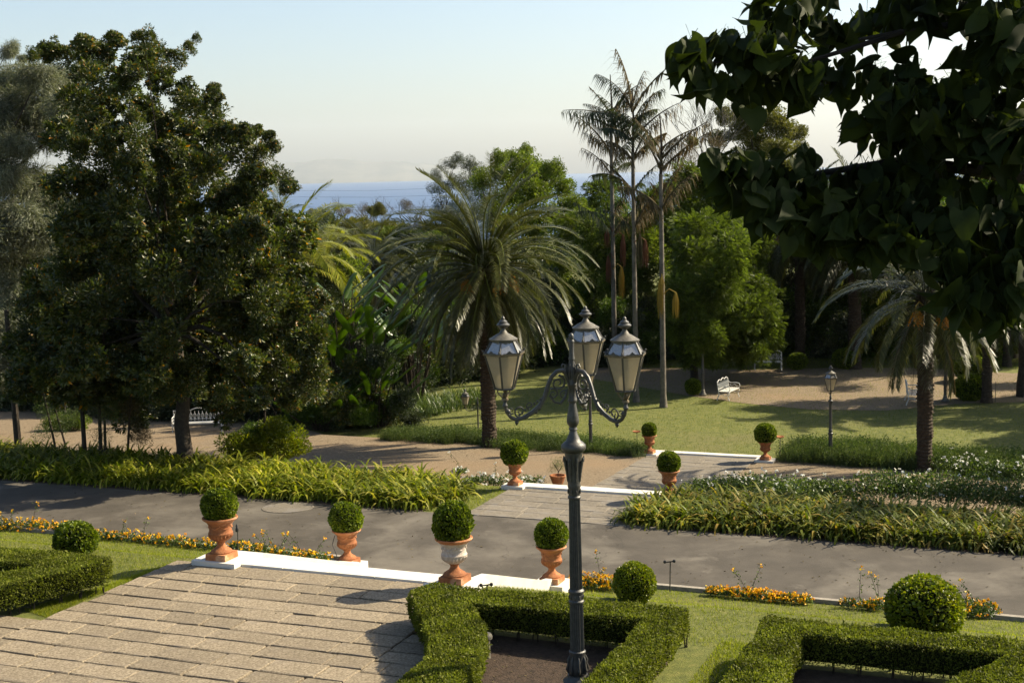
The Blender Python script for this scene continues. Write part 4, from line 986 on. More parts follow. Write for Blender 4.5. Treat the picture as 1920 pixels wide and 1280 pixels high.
def palm(name, label, base, hgt, r0, fs, nf, sc, seed, bark='bark_palm', fruit=0, group=None, th_lo=-60, th_hi=90, old=4, boots=True, skip=0, lean=0):
    rr = random.Random(seed); t = thing(name, label, 'palm tree', base, 0, group); mb = MB(); n = int(hgt/.11)
    if boots:
        prof = [(r0*1.35, -.1), (r0*1.2, .12)]
        for k in range(1, n):
            z = .12+(hgt-.12)*k/n; w = r0*(1.0+.05*math.sin(k*.7)); prof += [(w*.97, z-.06), (w*1.07, z-.015)]
        mb.lathe(prof+[(r0*.9, hgt)], 14)
        # leaf scars stand proud of the trunk
        for k in range(int(hgt*13)):
            z = rr.uniform(.05, hgt); a = rr.uniform(0, 6.28); mb.box((r0*1.02*math.cos(a), r0*1.02*math.sin(a), z), (.07, .16, .05), a, .6)
    else: mb.lathe([(r0*1.25, -.1), (r0, .4)]+[(r0*(1-.15*k/20)*(1.04 if k % 2 else 1), .5+(hgt-.5)*k/20) for k in range(21)], 14)
    mb.build('trunk', M[bark], t, smooth=not boots)
    if boots:
        mb = MB()
        for k in range(70):
            a = k*2.4; z = hgt-.5+.75*k/70; rr_ = r0*(1.35-.5*k/70)
            mb.tube([(rr_*.6*math.cos(a), rr_*.6*math.sin(a), z-.12), (rr_*1.25*math.cos(a), rr_*1.25*math.sin(a), z+.18)], [.06, .03], 5)
        mb.build('frond_stumps', M['bark_palm'], t)
    ths = [a for a, _ in fs]
    for k in range(nf):
        f = (k+.5)/nf; th = th_hi-(th_hi-th_lo)*f**.95+rr.uniform(-7, 7); i = min(range(len(ths)), key=lambda j: abs(ths[j]-th))
        a = k*2.39996+rr.uniform(-.25, .25); me = rr.choice(fs[i][1]); s = sc*rr.uniform(.88, 1.08)*(.82+.18*math.sin(math.pi*min(1, f+.25)))
        rr0 = r0*.5
        link('frond', me, t, (rr0*math.cos(a), rr0*math.sin(a), hgt+.35-.5*f), (rr.uniform(-.35, .35), R(ths[i]-th)*.8, a), s)
    for k in range(old):
        a = rr.uniform(0, 6.28)
        link('dead_frond', FR_DEAD[k % 2], t, (r0*.9*math.cos(a), r0*.9*math.sin(a), hgt-.3), (0, 0, a), sc*.8)
    for k in range(fruit):
        a = rr.uniform(-2.6, .3) if fruit < 6 else rr.uniform(0, 6.28); q = []
        s = []
        fm = MB(); o = Vector((math.cos(a), math.sin(a), 0)); p0 = Vector((0, 0, hgt-.1))+o*r0*.6; p1 = p0+o*.75*sc+Vector((0, 0, .05)); 
        fm.tube([p0, p0.lerp(p1, .6)+Vector((0, 0, .15)), p1], .018, 5); vv = []
        for j in range(26):
            e = p1+Vector((rr.uniform(-.28, .28), rr.uniform(-.28, .28), rr.uniform(-.75, -.3)))*sc; fm.tube([p1, p1.lerp(e, .5)+Vector((0, 0, .05)), e], .006, 3, False)
            for _ in range(7): vv.append(p1.lerp(e, rr.uniform(.35, 1))+Vector((rr.uniform(-.02, .02),)*3))
        fo = fm.build('fruit_stalk', M['fruit_string'], t)
        vv = np.array(vv); oc = ([(0, 0, -1), (1, 0, 0), (0, 1, 0), (-1, 0, 0), (0, -1, 0), (0, 0, 1)], [], [(0, 2, 1), (0, 3, 2), (0, 4, 3), (0, 1, 4), (5, 1, 2), (5, 2, 3), (5, 3, 4), (5, 4, 1)])
        tag(link('fruit_bunch', pm('fruit_bunch', [scatter(*oc, vv, bases(rdir(len(vv))), np.full(len(vv), .03))], [M['fruit']]), fo), kind='stuff')
    return t
FR_DEAD = [frond('dead_frond', R(-55), R(32), 3.2, .30, 50, 'dead', seed=i, hang=.9, vee=-.3) for i in range(2)]
def gp(u, v, z): p = at(u, v, z); return (p[0], p[1], z)
palm('date_palm', 'large date palm with arching fronds behind the left lantern', gp(918, 838, -2.3), 6.1, .25, FS_DATE, 140, 1.0, 1, fruit=4, th_lo=-74, old=3, group='date palms')
palm('date_palm', 'date palm with a thick scarred trunk and thin crown at the right', gp(1733, 884, -2.3), 5.25, .235, FS_OLIVE, 50, 1.0, 2, fruit=5, th_lo=-62, old=5, group='date palms')
palm('date_palm', 'palm with drooping fronds seen past the thick palm, near the right edge', gp(1850, 752, -2.45), 4.6, .2, FS_OLIVE, 46, 1.0, 3, th_lo=-50, old=2, group='date palms')
palm('date_palm', 'shaded palm with orange fruit right of the feathery tree', (*at(1500, 680, -2.45)[:2], -2.5), 6.6, .25, FS_OLIVE, 60, 1.12, 4, fruit=6, th_lo=-55, old=5, group='date palms')
palm('date_palm', 'shaded palm with a leaning dark trunk at the back of the clearing', (*at(1602, 688, -2.45)[:2], -2.5), 6.4, .3, FS_OLIVE, 60, 1.15, 5, th_lo=-60, old=4, group='date palms')
def yp(u, v, Y): p = at(u, v, Y=Y); return (p[0], p[1])
for (u, Y, v, sc, lab, sd_) in [(548, 66, 505, 1.2, 'sunlit yellow-green palm behind the big glossy-leaved tree', 6), (610, 74, 505, .95, 'pale feathery palm between the sunlit palm and the scrub', 7), (700, 78, 500, .95, 'small palm in the scrub left of the big date palm', 8), (520, 72, 455, .85, 'upright bluish palm top beside the glossy-leaved tree', 9)]:
    x, y = yp(u, v, Y); z = at(u, v, Y=Y)[2]; palm('feather_palm', lab, (x, y, -2.8), z+2.8, .16, FS_QUEEN if sd_ < 8 else FS_OLIVE, 54, sc, sd_, 'bark_grey', th_lo=-50, old=0, boots=False, group='feather palms behind the clearing')

# tall ragged palms with dead upright fronds
FR_RAG = [frond('ragged_frond', R(60+5*i), R(22+10*i), 2.7, .75, 80, 'dead', seed=60+i, hang=1.7, vee=-.5, sparse=.5, width=.05, rach=.05, jag=1) for i in range(3)]
FR_RAG2 = [frond('ragged_frond', R(56+8*i), R(35+18*i), 2.7, .7, 100, 'euca', seed=70+i, hang=1.6, vee=-.4, sparse=.42, width=.05, jag=1, rach=.03, rmat='dead') for i in range(3)]
def ragged(u, vb, vt, label, seed, rf, levels, lush=0, dr=0):
    p = at(u, vb, -2.45); Y = p[1]; zt = at(u, vt, Y=Y)[2]; H = zt+2.45; rr = random.Random(seed)
    t = thing('ragged_palm', label, 'palm tree', tuple(p), 0, 'tall ragged palms')
    mb = MB(); mb.lathe([(rf*1.5, -.1), (rf*1.1, .4)]+[(rf*(1-.35*k/24)*(1.05 if k % 2 else 1), .5+(H*.80-.5)*k/24) for k in range(25)], 12); mb.build('trunk', M['bark_grey'], t, smooth=True)
    mb = MB(); mb.tube([(0, 0, H*.79), (.05, 0, H*.9), (0, 0, H)], [rf*.55, rf*.4, .02], 8); mb.build('spear', M['bark_dark'], t)
    for (v, n, side) in levels:
        z = at(u, v, Y=Y)[2]+2.45
        for k in range(n):
            a = rr.uniform(-.7, .7)+(math.pi if (k+side) % 2 else 0); me = rr.choice(FR_RAG2 if rr.random() < lush else FR_RAG)
            link('ragged_frond', me, t, (0, 0, z), (rr.uniform(-.3, .3), rr.uniform(-.3, .5)+dr, a+rr.uniform(-.5, .5)), rr.uniform(.35, 1.1))
    return t, H
def tassel(u, v, Y, L, mat, label, sd_, w=.14):
    p = at(u, v, Y=Y); rr = random.Random(sd_); m = MB()
    for j in range(46):
        a, q = rr.uniform(0, 6.28), rr.uniform(0, w)
        m.tube([(q*.3*math.cos(a), q*.3*math.sin(a), 0), (q*math.cos(a), q*math.sin(a), -L*.3), (q*1.1*math.cos(a), q*1.1*math.sin(a), -L*rr.uniform(.6, 1))], [.012, .012, .006], 3, False)
    return m, p
r1, H1 = ragged(1153, 700, 140, 'leftmost tall ragged palm with the highest bare tip', 1, .12, [(440, 3, 0), (415, 2, 1), (330, 3, 0), (290, 3, 1), (250, 4, 0), (215, 4, 1)], .25)
r2, H2 = ragged(1193, 752, 165, 'middle tall ragged palm with the fullest brown top', 2, .11, [(430, 3, 0), (360, 4, 1), (300, 5, 0), (265, 6, 1), (235, 6, 0), (210, 5, 1)], .5)
r3, H3 = ragged(1244, 762, 215, 'rightmost tall ragged palm with a forked bare crown', 3, .12, [(395, 3, 0), (370, 2, 1), (320, 3, 0), (300, 4, 1), (280, 3, 0)], .15)
for root, lst in ((r1, [(1138, 430, .9, 'rust'), (1168, 440, 1.6, 'rust'), (1165, 500, 1.6, 'fruit_string'), (1140, 480, 1.3, 'rust')]), (r2, [(1200, 440, 1.4, 'dead'), (1210, 450, 1.2, 'rust')]), (r3, [(1238, 530, 1.5, 'fruit_string'), (1267, 548, 1.1, 'fruit_string'), (1240, 520, .9, 'fruit_string')])):
    for j, (u, v, L, m_) in enumerate(lst):
        Y = root.location.y; mb, p = tassel(u, v, Y-.1, L, m_, '', j); d = Vector(p)-root.location
        mb.tube([(-d.x, 0, -.1), (-d.x*.5, 0, .15), (0, 0, 0)], .02, 5)
        mb.build('hanging_flower_stalk', M[m_], root, loc=tuple(d))

# ------------------------------------------------------------------ paddle-leaved thicket
def paddle(L, w, bend, seed):
    r = random.Random(seed); v, q = [], []; n = 9
    for k in range(n+1):
        f = k/n; ww = w*math.sin(math.pi*min(1, .06+.92*f))**.55*(1 if f < .97 else .3); a = bend*f; x = L*math.sin(a)/max(bend, .01)*1.0; z = L*f*math.cos(a*.7)
        for j, sg in enumerate((-1, -.5, 0, .5, 1)): v.append((x+abs(sg)*ww*.28, sg*ww/2+r.uniform(-.01, .01), z+r.uniform(-.02, .02)*abs(sg)))
    for k in range(n):
        for j in range(4): q.append((5*k+j, 5*k+j+1, 5*k+j+6, 5*k+j+5))
    return npmesh('paddle_leaf', v, q, None, [M['banana']], smooth=True)
PAD = [paddle(1.5, .36, .35, 1), paddle(1.4, .38, .9, 2), paddle(1.6, .34, 1.3, 3), paddle(.95, .42, 1.7, 4)]
def thicket(label, u, vb, vt, n, seed, Y, spread=1.1, kinds=(0, 1, 2), sc=1.0):
    rr = random.Random(seed); p = at(u, vb, Y=Y); zb = -2.5; zt = at(u, vt, Y=Y)[2]
    t = thing('paddle_plant', label, 'plant', (p[0], p[1], zb), 0, 'large paddle-leaved plants')
    mb = MB()
    for k in range(n):
        a = rr.uniform(0, 6.28); h = (zt-zb-1.0)*rr.uniform(.35, 1.0); o = rr.uniform(.1, spread); x, y = o*math.cos(a), o*math.sin(a)
        mb.tube([(x*.3, y*.3, 0), (x*.6, y*.6, h*.5), (x, y, h)], [.05, .035, .02], 5)
        link('paddle_leaf', PAD[rr.choice(kinds)], t, (x, y, h), (rr.uniform(-.2, .2), rr.uniform(-.1, .25), a+rr.uniform(-.6, .6)), sc*rr.uniform(.7, 1.15))
    mb.build('leaf_stalks', M['bark_palm'], t)
    for k in range(9):
        a = rr.uniform(0, 6.28); o = rr.uniform(.2, spread*1.3)
        tag(link('leaf_clump', CL[rr.choice(['scrub_foliage', 'broad_foliage', 'magnolia_small_foliage'])][k % 2], t, (o*math.cos(a), o*math.sin(a)-.2, rr.uniform(.1, .75)*(zt-zb-.8)), rq(rr), rr.uniform(.45, .8)), kind='stuff')
    return t
thicket('tall upright paddle-leaved plant left of the date palm', 645, 790, 490, 40, 1, 57)
thicket('paddle-leaved plant with upright leaves nearer the date palm', 700, 800, 570, 26, 2, 56)
thicket('tangle of broad drooping leaves catching sun beside the dark palm shade', 705, 800, 655, 40, 3, 54.5, 1.3, (2, 3, 1), .75)
thicket('low broad-leaved plant at the end of the gravel below the paddle leaves', 600, 810, 690, 34, 4, 54, 1.4, (1, 2, 3), .8)
thicket('paddle-leaved plant showing between date palm fronds', 780, 800, 500, 20, 5, 60)

# ------------------------------------------------------------------ trees
mag = [(215, 75, 22), (160, 85, 25), (185, 105, 30), (90, 95, 26), (60, 105, 16), (130, 110, 32), (270, 75, 25), (262, 110, 30), (290, 105, 28), (330, 110, 20), (355, 90, 15), (368, 72, 10),
 (170, 150, 40), (235, 150, 35), (300, 150, 28), (345, 175, 28), (400, 168, 14), (398, 190, 22), (355, 200, 30), (270, 200, 30), (205, 195, 35), (140, 190, 38), (310, 230, 36), (250, 225, 24), (180, 235, 34), (215, 255, 34), (255, 262, 30), (290, 265, 26), (205, 300, 36), (245, 320, 34), (110, 250, 34), (300, 330, 30), (120, 340, 34),
 (400, 225, 34), (425, 250, 28), (370, 260, 40), (455, 250, 22), (480, 245, 15), (505, 255, 14), (440, 290, 38), (490, 290, 28), (515, 275, 14), (320, 290, 36), (380, 320, 40), (150, 290, 42), (250, 300, 26), (475, 335, 32), (520, 330, 22), (540, 350, 18), (420, 360, 30), (330, 350, 34), (180, 345, 36), (270, 370, 34), (390, 300, 30),
 (470, 385, 28), (505, 390, 22), (350, 405, 38), (220, 400, 45), (430, 410, 38), (150, 430, 45), (290, 450, 45), (380, 460, 45), (470, 440, 40), (210, 490, 50), (510, 460, 32), (130, 520, 45), (310, 520, 48), (420, 520, 48), (500, 510, 42), (550, 510, 28), (180, 570, 50), (260, 580, 48), (360, 580, 50), (460, 580, 48), (540, 570, 40), (590, 560, 26),
 (120, 610, 45), (220, 650, 50), (310, 640, 48), (400, 640, 50), (490, 640, 48), (570, 630, 40), (150, 680, 45), (60, 660, 45), (270, 700, 42), (350, 695, 38), (440, 700, 42), (520, 700, 42), (590, 690, 32), (230, 740, 30), (170, 735, 35), (90, 710, 40), (40, 720, 36), (300, 740, 22), (420, 740, 26), (480, 745, 26), (550, 740, 32), (600, 730, 24), (205, 775, 16)]
rr = random.Random(77)
for v in range(330, 800, 48):
    for u in range(70, 640, 58):
        c = (u-325)/275; k = (v-560)/250
        if v < 560 and c*c+k*k > .95: continue
        if v > 740 and (u < 190 or 270 < u < 400 or u > 430): continue
        mag.append((u+rr.uniform(-18, 18), v+rr.uniform(-15, 15), rr.uniform(34, 50)))
x0, y0, z0 = at(350, 875, -1.1)
YM = y0
tree('magnolia_tree', 'huge dark glossy-leaved tree in front of the gravel on the left', 'tree', (x0, y0, z0), 3.2, plobes(mag, YM, 3.0, 5, 1.12), 'magnolia_foliage', .24, seed=4, nb=30, mix='magnolia_small_foliage', mixp=.38, trunk_top=(x0-.1, y0, 2.9))
ced = [(15, 95, 18), (40, 110, 10), (20, 150, 40), (75, 140, 35), (110, 150, 30), (60, 190, 45), (120, 200, 40), (15, 220, 45), (150, 240, 32), (90, 250, 42), (30, 270, 35), (5, 330, 40), (50, 340, 36), (90, 370, 32), (30, 400, 45), (80, 430, 45), (15, 460, 45), (60, 490, 50), (110, 480, 35), (20, 540, 50), (75, 560, 50), (30, 610, 50), (80, 640, 45), (-30, 300, 50), (-40, 200, 50), (-40, 450, 60), (-20, 620, 60), (120, 380, 26), (30, 690, 40)]
x1, y1 = yp(-40, 700, 53)
tree('cedar_tree', 'drooping blue-grey cedar at the left edge of the picture', 'tree', (x1, y1, -2.4), 6, plobes(ced, 53, 2.0, 7, 1.2), 'cedar_foliage', .35, seed=8, nb=14)
for i, (u, vb, rad, lab, lean) in enumerate([(36, 838, .12, 'straight thin trunk at far left rising from the strap leaves', -.1), (160, 850, .075, 'thin straight sapling left of the paired stems', 0), (190, 856, .06, 'paired thin stems between the saplings and the big trunk', .1), (108, 838, .04, 'slender leaning sapling behind the shaded strap leaves', -.5), (128, 834, .035, 'very thin sapling with sparse yellowish leaves', -.7), (238, 850, .04, 'thin sapling with sparse leaves left of the big trunk', .35)]):
    p = at(u, vb+14, -1.1); rr = random.Random(i)
    t = thing('sapling', lab, 'sapling', tuple(p), 0, 'thin young trees at the left'); mb = MB(); H = 4.5 if i < 3 else 3
    mb.tube([(0, 0, -.1), (lean*.4, 0, H*.4), (lean, 0, H)], [rad, rad*.85, rad*.6], 7)
    if i == 2: mb.tube([(.13, 0, -.1), (.16, .1, H*.4), (.3, .1, H)], [rad*.8, rad*.7, rad*.5], 6)
    mb.build('stem', M['bark_dark'], t)
    if i >= 2:
        for k in range(3): tag(link('sparse_leaves', CL['dry_foliage' if i == 5 else 'rose_foliage'][k % 2], t, (rr.uniform(-.5, .5), 0, rr.uniform(.7, 1.9)), rq(rr), .42), kind='stuff')
p = at(500, 866, -1.55)
tree('variegated_bush', 'round bush with yellow-edged leaves right of the big trunk', 'bush', tuple(p), .5, [(p[0]+dx, p[1]+dy, p[2]+dz, r) for dx, dy, dz, r in ((-.75, .1, .55, .62), (-.1, 0, .6, .7), (.5, -.1, .6, .66), (.2, .2, 1.0, .55), (-.4, .2, .95, .5), (.75, .1, .45, .5), (-.9, 0, .3, .5))], 'lime_foliage', .05, nb=3, seed=3, mix='broad_foliage', mixp=.4)
p = at(125, 812, -2.35)
tree('small_bush', 'small bright green bush on the gravel among the thin stems at left', 'bush', tuple(p), .3, [(p[0]+dx, p[1], p[2]+.35, .5) for dx in (-.5, 0, .5)], 'bright_foliage', .03, nb=2, seed=3)

def bg(name, label, base_uv, Y, lob, kind, seed, tr=.2, jit=2, bark='bark_dark', fork=3, nb=6, group=None, mix=None, mixp=.2, zb=None):
    x, y = yp(base_uv, 640, Y); zb = zb if zb is not None else float(np.interp(ST(x, y)[1], PT, PZ))
    return tree(name, label, 'tree' if 'bush' not in name and 'shrub' not in name else 'bush', (x, y, zb), fork+zb, plobes(lob, Y, jit, seed), kind, tr, bark, group, seed, nb, mix=mix, mixp=mixp)
def fill(u0, u1, v0, v1, r, seed, taper=0):
    rr = random.Random(seed); o = []; v = v0
    while v < v1:
        k = taper*max(0, 1-(v-v0)/max(1, (v1-v0)*.5)); a, b = u0+(u1-u0)*.5*k, u1-(u1-u0)*.5*k; u = a+r*.5
        while u < b: o.append((u+rr.uniform(-.3, .3)*r, v+rr.uniform(-.3, .3)*r, r*rr.uniform(.8, 1.25))); u += r*1.15
        v += r*1.05
    return o
bg('feathery_tree', 'bright green feathery-leaved tree behind the white benches', 1300, 64, fill(1262, 1440, 425, 660, 34, 1, .35)+[(1400, 640, 34), (1430, 600, 28), (1425, 540, 30), (1300, 600, 40), (1350, 650, 30), (1420, 660, 22), (1395, 672, 18), (1300, 625, 34), (1325, 655, 26), (1290, 668, 22), (1340, 672, 20)], 'feather_foliage', 1, .2, 2.5, fork=2.5, nb=8)
ft = bpy.data.objects['feathery_tree']
for i, (u, v, r, Y) in enumerate([(1318, 612, 26, 59.6), (1305, 640, 24, 59.8), (1338, 632, 24, 59.7), (1290, 560, 40, 60), (1350, 540, 44, 60), (1390, 590, 40, 61), (1300, 480, 40, 61), (1370, 470, 40, 60), (1400, 520, 36, 68), (1330, 520, 44, 69), (1280, 540, 40, 68), (1360, 600, 40, 68)]):
    p = plobes([(u, v, r)], Y, 0)[0]; tag(link('leaf_clump', CL['feather_foliage'][i % 2], ft, tuple(Vector(p[:3])-ft.location), rq(), p[3]), kind='stuff')
bg('feathery_tree', 'second feathery tree with sunlit top behind the ragged palms', 1240, 74, fill(1190, 1440, 345, 500, 38, 2, .5)+[(1290, 330, 30), (1330, 345, 32), (1220, 380, 30), (1205, 440, 30), (1230, 490, 34), (1200, 530, 32), (1235, 570, 32), (1210, 610, 28), (1255, 620, 26)], 'feather_foliage', 2, .25, 3, nb=8, mix='bright_foliage', mixp=.3)
bg('broad_tree', 'tall bright green leafy tree directly behind the date palm', 1010, 82, [(935, 300, 22), (965, 300, 26), (985, 320, 32), (1020, 335, 35), (1055, 355, 30), (1070, 385, 26), (1025, 315, 14), (940, 330, 30), (1000, 370, 42), (1050, 410, 36), (960, 370, 40), (1010, 430, 45), (950, 430, 40), (1065, 450, 32), (1020, 490, 45), (960, 500, 45), (900, 340, 26), (1085, 400, 30), (1100, 440, 34), (1080, 480, 38), (985, 285, 18), (1040, 320, 26), (920, 400, 36), (1000, 320, 30)], 'bright_foliage', 3, .3, 3)
bg('dark_tree', 'dark upright-clumped tree showing left of the date palm crown', 855, 100, [(818, 325, 14), (822, 350, 18), (845, 305, 16), (852, 340, 20), (858, 295, 14), (880, 305, 18), (880, 340, 24), (835, 385, 24), (865, 400, 30), (900, 320, 20), (905, 360, 26), (830, 420, 28), (875, 440, 30), (820, 400, 16)], 'euca_foliage', 4, .3, 2)
bg('olive_tree', 'tall olive-lit tree against the sky right of the ragged palms', 1430, 105, [(1400, 220, 28), (1440, 225, 30), (1470, 240, 26), (1495, 250, 20), (1385, 245, 28), (1420, 265, 34), (1460, 280, 30), (1500, 280, 18), (1360, 215, 22), (1350, 260, 22), (1400, 300, 34), (1450, 315, 28), (1360, 310, 32), (1480, 310, 18), (1400, 350, 36), (1450, 360, 34), (1500, 350, 26)], 'olive_foliage', 5, .3, 3)
bg('half_bare_tree', 'half bare brownish tree between the ragged palms and the olive-lit tree', 1300, 92, [(1290, 290, 20), (1310, 320, 22), (1280, 340, 22), (1335, 300, 18), (1330, 345, 26), (1345, 270, 14), (1300, 265, 14)], 'dry_foliage', 6, .12, 2, nb=7, fork=6, mix='olive_foliage', mixp=.35)
GRP = 'green trees filling the far side of the garden'
fills = [
 ('broad_tree', 'mid green tree filling the gap right of the date palm', 1110, 76, fill(1040, 1200, 430, 640, 34, 11, .2), 'bright_foliage', 'feather_foliage', .4),
 ('broad_tree', 'low leafy tree between date palm and ragged palms', 1130, 92, fill(1085, 1200, 360, 470, 26, 12, .4), 'broad_foliage', 'feather_foliage', .4),
 ('broad_tree', 'shaded leafy tree behind the date palm trunk', 900, 72, fill(800, 1050, 520, 720, 40, 13), 'scrub_foliage', 'broad_foliage', .3),
 ('broad_tree', 'dark green tree behind the right feathery tree', 1500, 72, fill(1430, 1600, 440, 670, 40, 14), 'broad_foliage', 'scrub_foliage', .4),
 ('broad_tree', 'leafy tree at the back of the lawn behind the thick palm', 1700, 73, fill(1590, 1820, 420, 660, 42, 15), 'broad_foliage', 'scrub_foliage', .4),
 ('broad_tree', 'leafy tree at the right edge behind the drooping palm', 1900, 70, fill(1810, 2060, 420, 680, 42, 16), 'broad_foliage', 'bright_foliage', .3),
 ('broad_tree', 'distant tree top showing through the near dark leaves', 1700, 110, fill(1500, 1950, 355, 450, 34, 17), 'broad_foliage', 'olive_foliage', .3),
 ('broad_tree', 'dark tree behind the trunk of the glossy-leaved tree', 300, 72, fill(180, 480, 420, 740, 46, 18), 'scrub_foliage', 'broad_foliage', .3),
 ('broad_tree', 'dark tree behind the cedar at the left edge', 60, 78, fill(-100, 200, 430, 730, 48, 19), 'scrub_foliage', 'broad_foliage', .3),
 ('broad_tree', 'dark leafy tree left of the paddle-leaved plants', 560, 68, fill(470, 660, 520, 780, 36, 20), 'scrub_foliage', 'bright_foliage', .15),
 ('broad_tree', 'scrubby tree in the middle distance left of the date palm', 640, 110, fill(560, 720, 432, 560, 26, 21, .2), 'scrub_foliage', 'olive_foliage', .4),
 ('broad_tree', 'scrubby tree just left of the date palm fronds', 745, 96, fill(680, 830, 450, 600, 28, 22), 'scrub_foliage', 'feather_foliage', .4),
 ('broad_tree', 'rounded scrubby tree top beside the sunlit palm', 600, 125, fill(570, 625, 402, 450, 16, 23, .5), 'olive_foliage', 'scrub_foliage', .4),
 ('broad_tree', 'olive scrub on the slope below the bare trees', 720, 150, fill(620, 840, 432, 500, 18, 24), 'olive_foliage', 'dry_foliage', .3),
]
for i, (nm, lab, bu, Y, lob, kd, mx, mp) in enumerate(fills): bg(nm, lab, bu, Y, lob, kd, 30+i, .25, 3, group=GRP, mix=mx, mixp=mp, nb=5)
# shrubs along the back of the lawn
shr = [(1120, 640, 30), (1190, 645, 26), (1480, 640, 30), (1530, 645, 28), (1590, 640, 30), (1650, 638, 30), (1710, 640, 28), (1780, 642, 30), (1850, 645, 32), (1910, 640, 34)]
for i, (u, v, r) in enumerate(shr):
    bg('garden_shrub', 'sunlit green shrub %s' % ['behind the back lantern', 'between the bare trunks', 'right of the shaded bench', 'left of the leaning palm trunk', 'behind the leaning palm trunk', 'left of the thick palm at the back', 'directly behind the thick palm', 'right of the thick palm at the back', 'behind the drooping right palm', 'at the right edge of the back lawn'][i], u, 72.5, [(u-r*.7, v, r), (u+r*.7, v+5, r), (u, v-r*.7, r*.9), (u, v+12, r)], 'bright_foliage' if i % 2 else 'broad_foliage', 60+i, .06, .8, fork=.5, nb=3, group='shrubs along the back of the lawn')
for i, (x, y, h, w, lab, cx) in enumerate([(17.6, 36.6, 7.4, 2.3, 'leafy tree at the right picture edge shading the strap leaves', -1.9), (21, 58, 8.5, 3.6, 'leafy tree at the right edge shading lawn and clearing', 0), (25.5, 54.5, 8.5, 3.6, 'leafy tree beyond the right edge shading the lawn', 0), (30, 62, 9, 3.5, 'farther leafy tree beyond the right edge by the clearing', 0), (23.5, 67, 9.5, 3.2, 'tree with a high crown behind the near dark leaves, over the clearing', 0), (16.5, 68, 9.2, 3.0, 'tree with a high crown shading the benches from behind', 0), (24.5, 48, 7.5, 3.0, 'lower leafy tree beyond the right edge by the rose bushes', 0), (28, 73, 10, 3.6, 'tall leafy tree at the far right corner of the lawn', 0)]):
    z = gz(x, y)
    tree('broad_tree', lab, 'tree', (x, y, z), z+h*.45, ellobes((x+cx, y, z+h*.74), (w, w, h*.24), 14, 1.15, i), 'broad_foliage', .2, seed=200+i, nb=6, group=GRP)
# dark undergrowth closing the garden behind the lawn
ug = [(1090, 600, 40, 84, 'dark undergrowth between the date palm and the leftmost ragged palm'), (1165, 610, 34, 80, 'dark undergrowth behind the ragged palm trunks'), (1225, 610, 36, 82, 'dark undergrowth left of the feathery tree'), (1470, 600, 38, 84, 'dark undergrowth right of the feathery tree'), (1540, 590, 40, 86, 'dark undergrowth behind the fruiting shaded palm'), (1620, 590, 42, 86, 'dark undergrowth behind the leaning trunk'), (1700, 590, 42, 85, 'dark undergrowth behind the thick palm crown'), (1780, 590, 42, 86, 'dark undergrowth right of the thick palm crown'), (1860, 595, 44, 85, 'dark undergrowth behind the drooping palm crown'), (1940, 600, 44, 84, 'dark undergrowth at the right picture edge'), (985, 650, 46, 72, 'dark undergrowth right of the date palm trunk'), (880, 660, 46, 68, 'dark undergrowth just left of the date palm trunk'), (800, 660, 46, 66, 'dark undergrowth between paddle leaves and date palm'), (740, 690, 40, 64, 'dark undergrowth behind the sunlit broad leaves'), (1040, 640, 40, 76, 'dark undergrowth behind the left lantern gap'), (-10, 730, 44, 62, 'dark undergrowth beyond the gravel at the left edge'), (70, 728, 44, 61, 'dark undergrowth beyond the gravel behind the straight thin trunk'), (150, 728, 44, 60, 'dark undergrowth beyond the gravel behind the small bright bush'), (230, 735, 42, 59, 'dark undergrowth beyond the gravel behind the paired stems'), (305, 740, 40, 58, 'dark undergrowth just left of the white bench behind the big trunk'), (385, 745, 40, 57.5, 'dark undergrowth directly behind the bench and the big trunk'), (465, 748, 42, 57, 'dark undergrowth right of the bench behind the big trunk'), (545, 752, 42, 56, 'dark undergrowth between variegated bush and paddle leaves'), (640, 745, 40, 58, 'dark undergrowth at the foot of the tall paddle leaves')]
for i, (u, v, r, Y, lab) in enumerate(ug):
    if Y > 76: Y -= 9; v += 26
    bg('dark_shrub', lab, u, Y, [(u-r*1.3, v+r*.2, r*.9), (u+r*1.3, v+r*.2, r*.9), (u-r*.5, v+r*1.1, r*.8), (u+r*.5, v+r*1.1, r*.8), (u-r*.9, v, r), (u+r*.9, v+5, r), (u, v-r, r), (u, v+r*.8, r), (u-r, v+r*.9, r), (u+r, v+r, r), (u-r*.4, v-r*1.6, r*.9)], 'scrub_foliage', 100+i, .1, 1.2, fork=.8, nb=3, group='dark undergrowth closing the garden', mix='broad_foliage', mixp=.25)
# bare trees far off by the sea
def bare(label, u, vb, vt, Y, seed, leafy=0, tint='bark_grey'):
    p = at(u, vb, Y=Y); H = at(u, vt, Y=Y)[2]-p[2]; rr = random.Random(seed); t = thing('bare_tree', label, 'tree', tuple(p), 0, 'bare trees before the sea'); mb = MB()
    def br(a, d, L, r, k):
        b = a+d*L; mb.tube([a, a.lerp(b, .5)+Vector((rr.uniform(-.05, .05), 0, 0))*L, b], [r, r*.8, r*.6], 4, False)
        if k: 
            for _ in range(3): br(a.lerp(b, rr.uniform(.6, 1)), (d+Vector((rr.gauss(0, .5), rr.gauss(0, .5), rr.uniform(.0, .4)))).normalized(), L*.66, r*.55, k-1)
    for _ in range(3): br(Vector((rr.uniform(-.5, .5), 0, -3)), Vector((rr.gauss(0, .25), 0, 1)).normalized(), H*.5+1.5, .09, 4)
    mb.build('branches', M[tint], t)
    for k in range(leafy): tag(link('leaf_clump', CL['olive_foliage' if leafy > 4 else 'dry_foliage'][k % 2], t, (rr.uniform(-.35, .35)*H, rr.uniform(-1, 1), H*rr.uniform(.55, .95)), rq(rr), H*.22), kind='stuff')
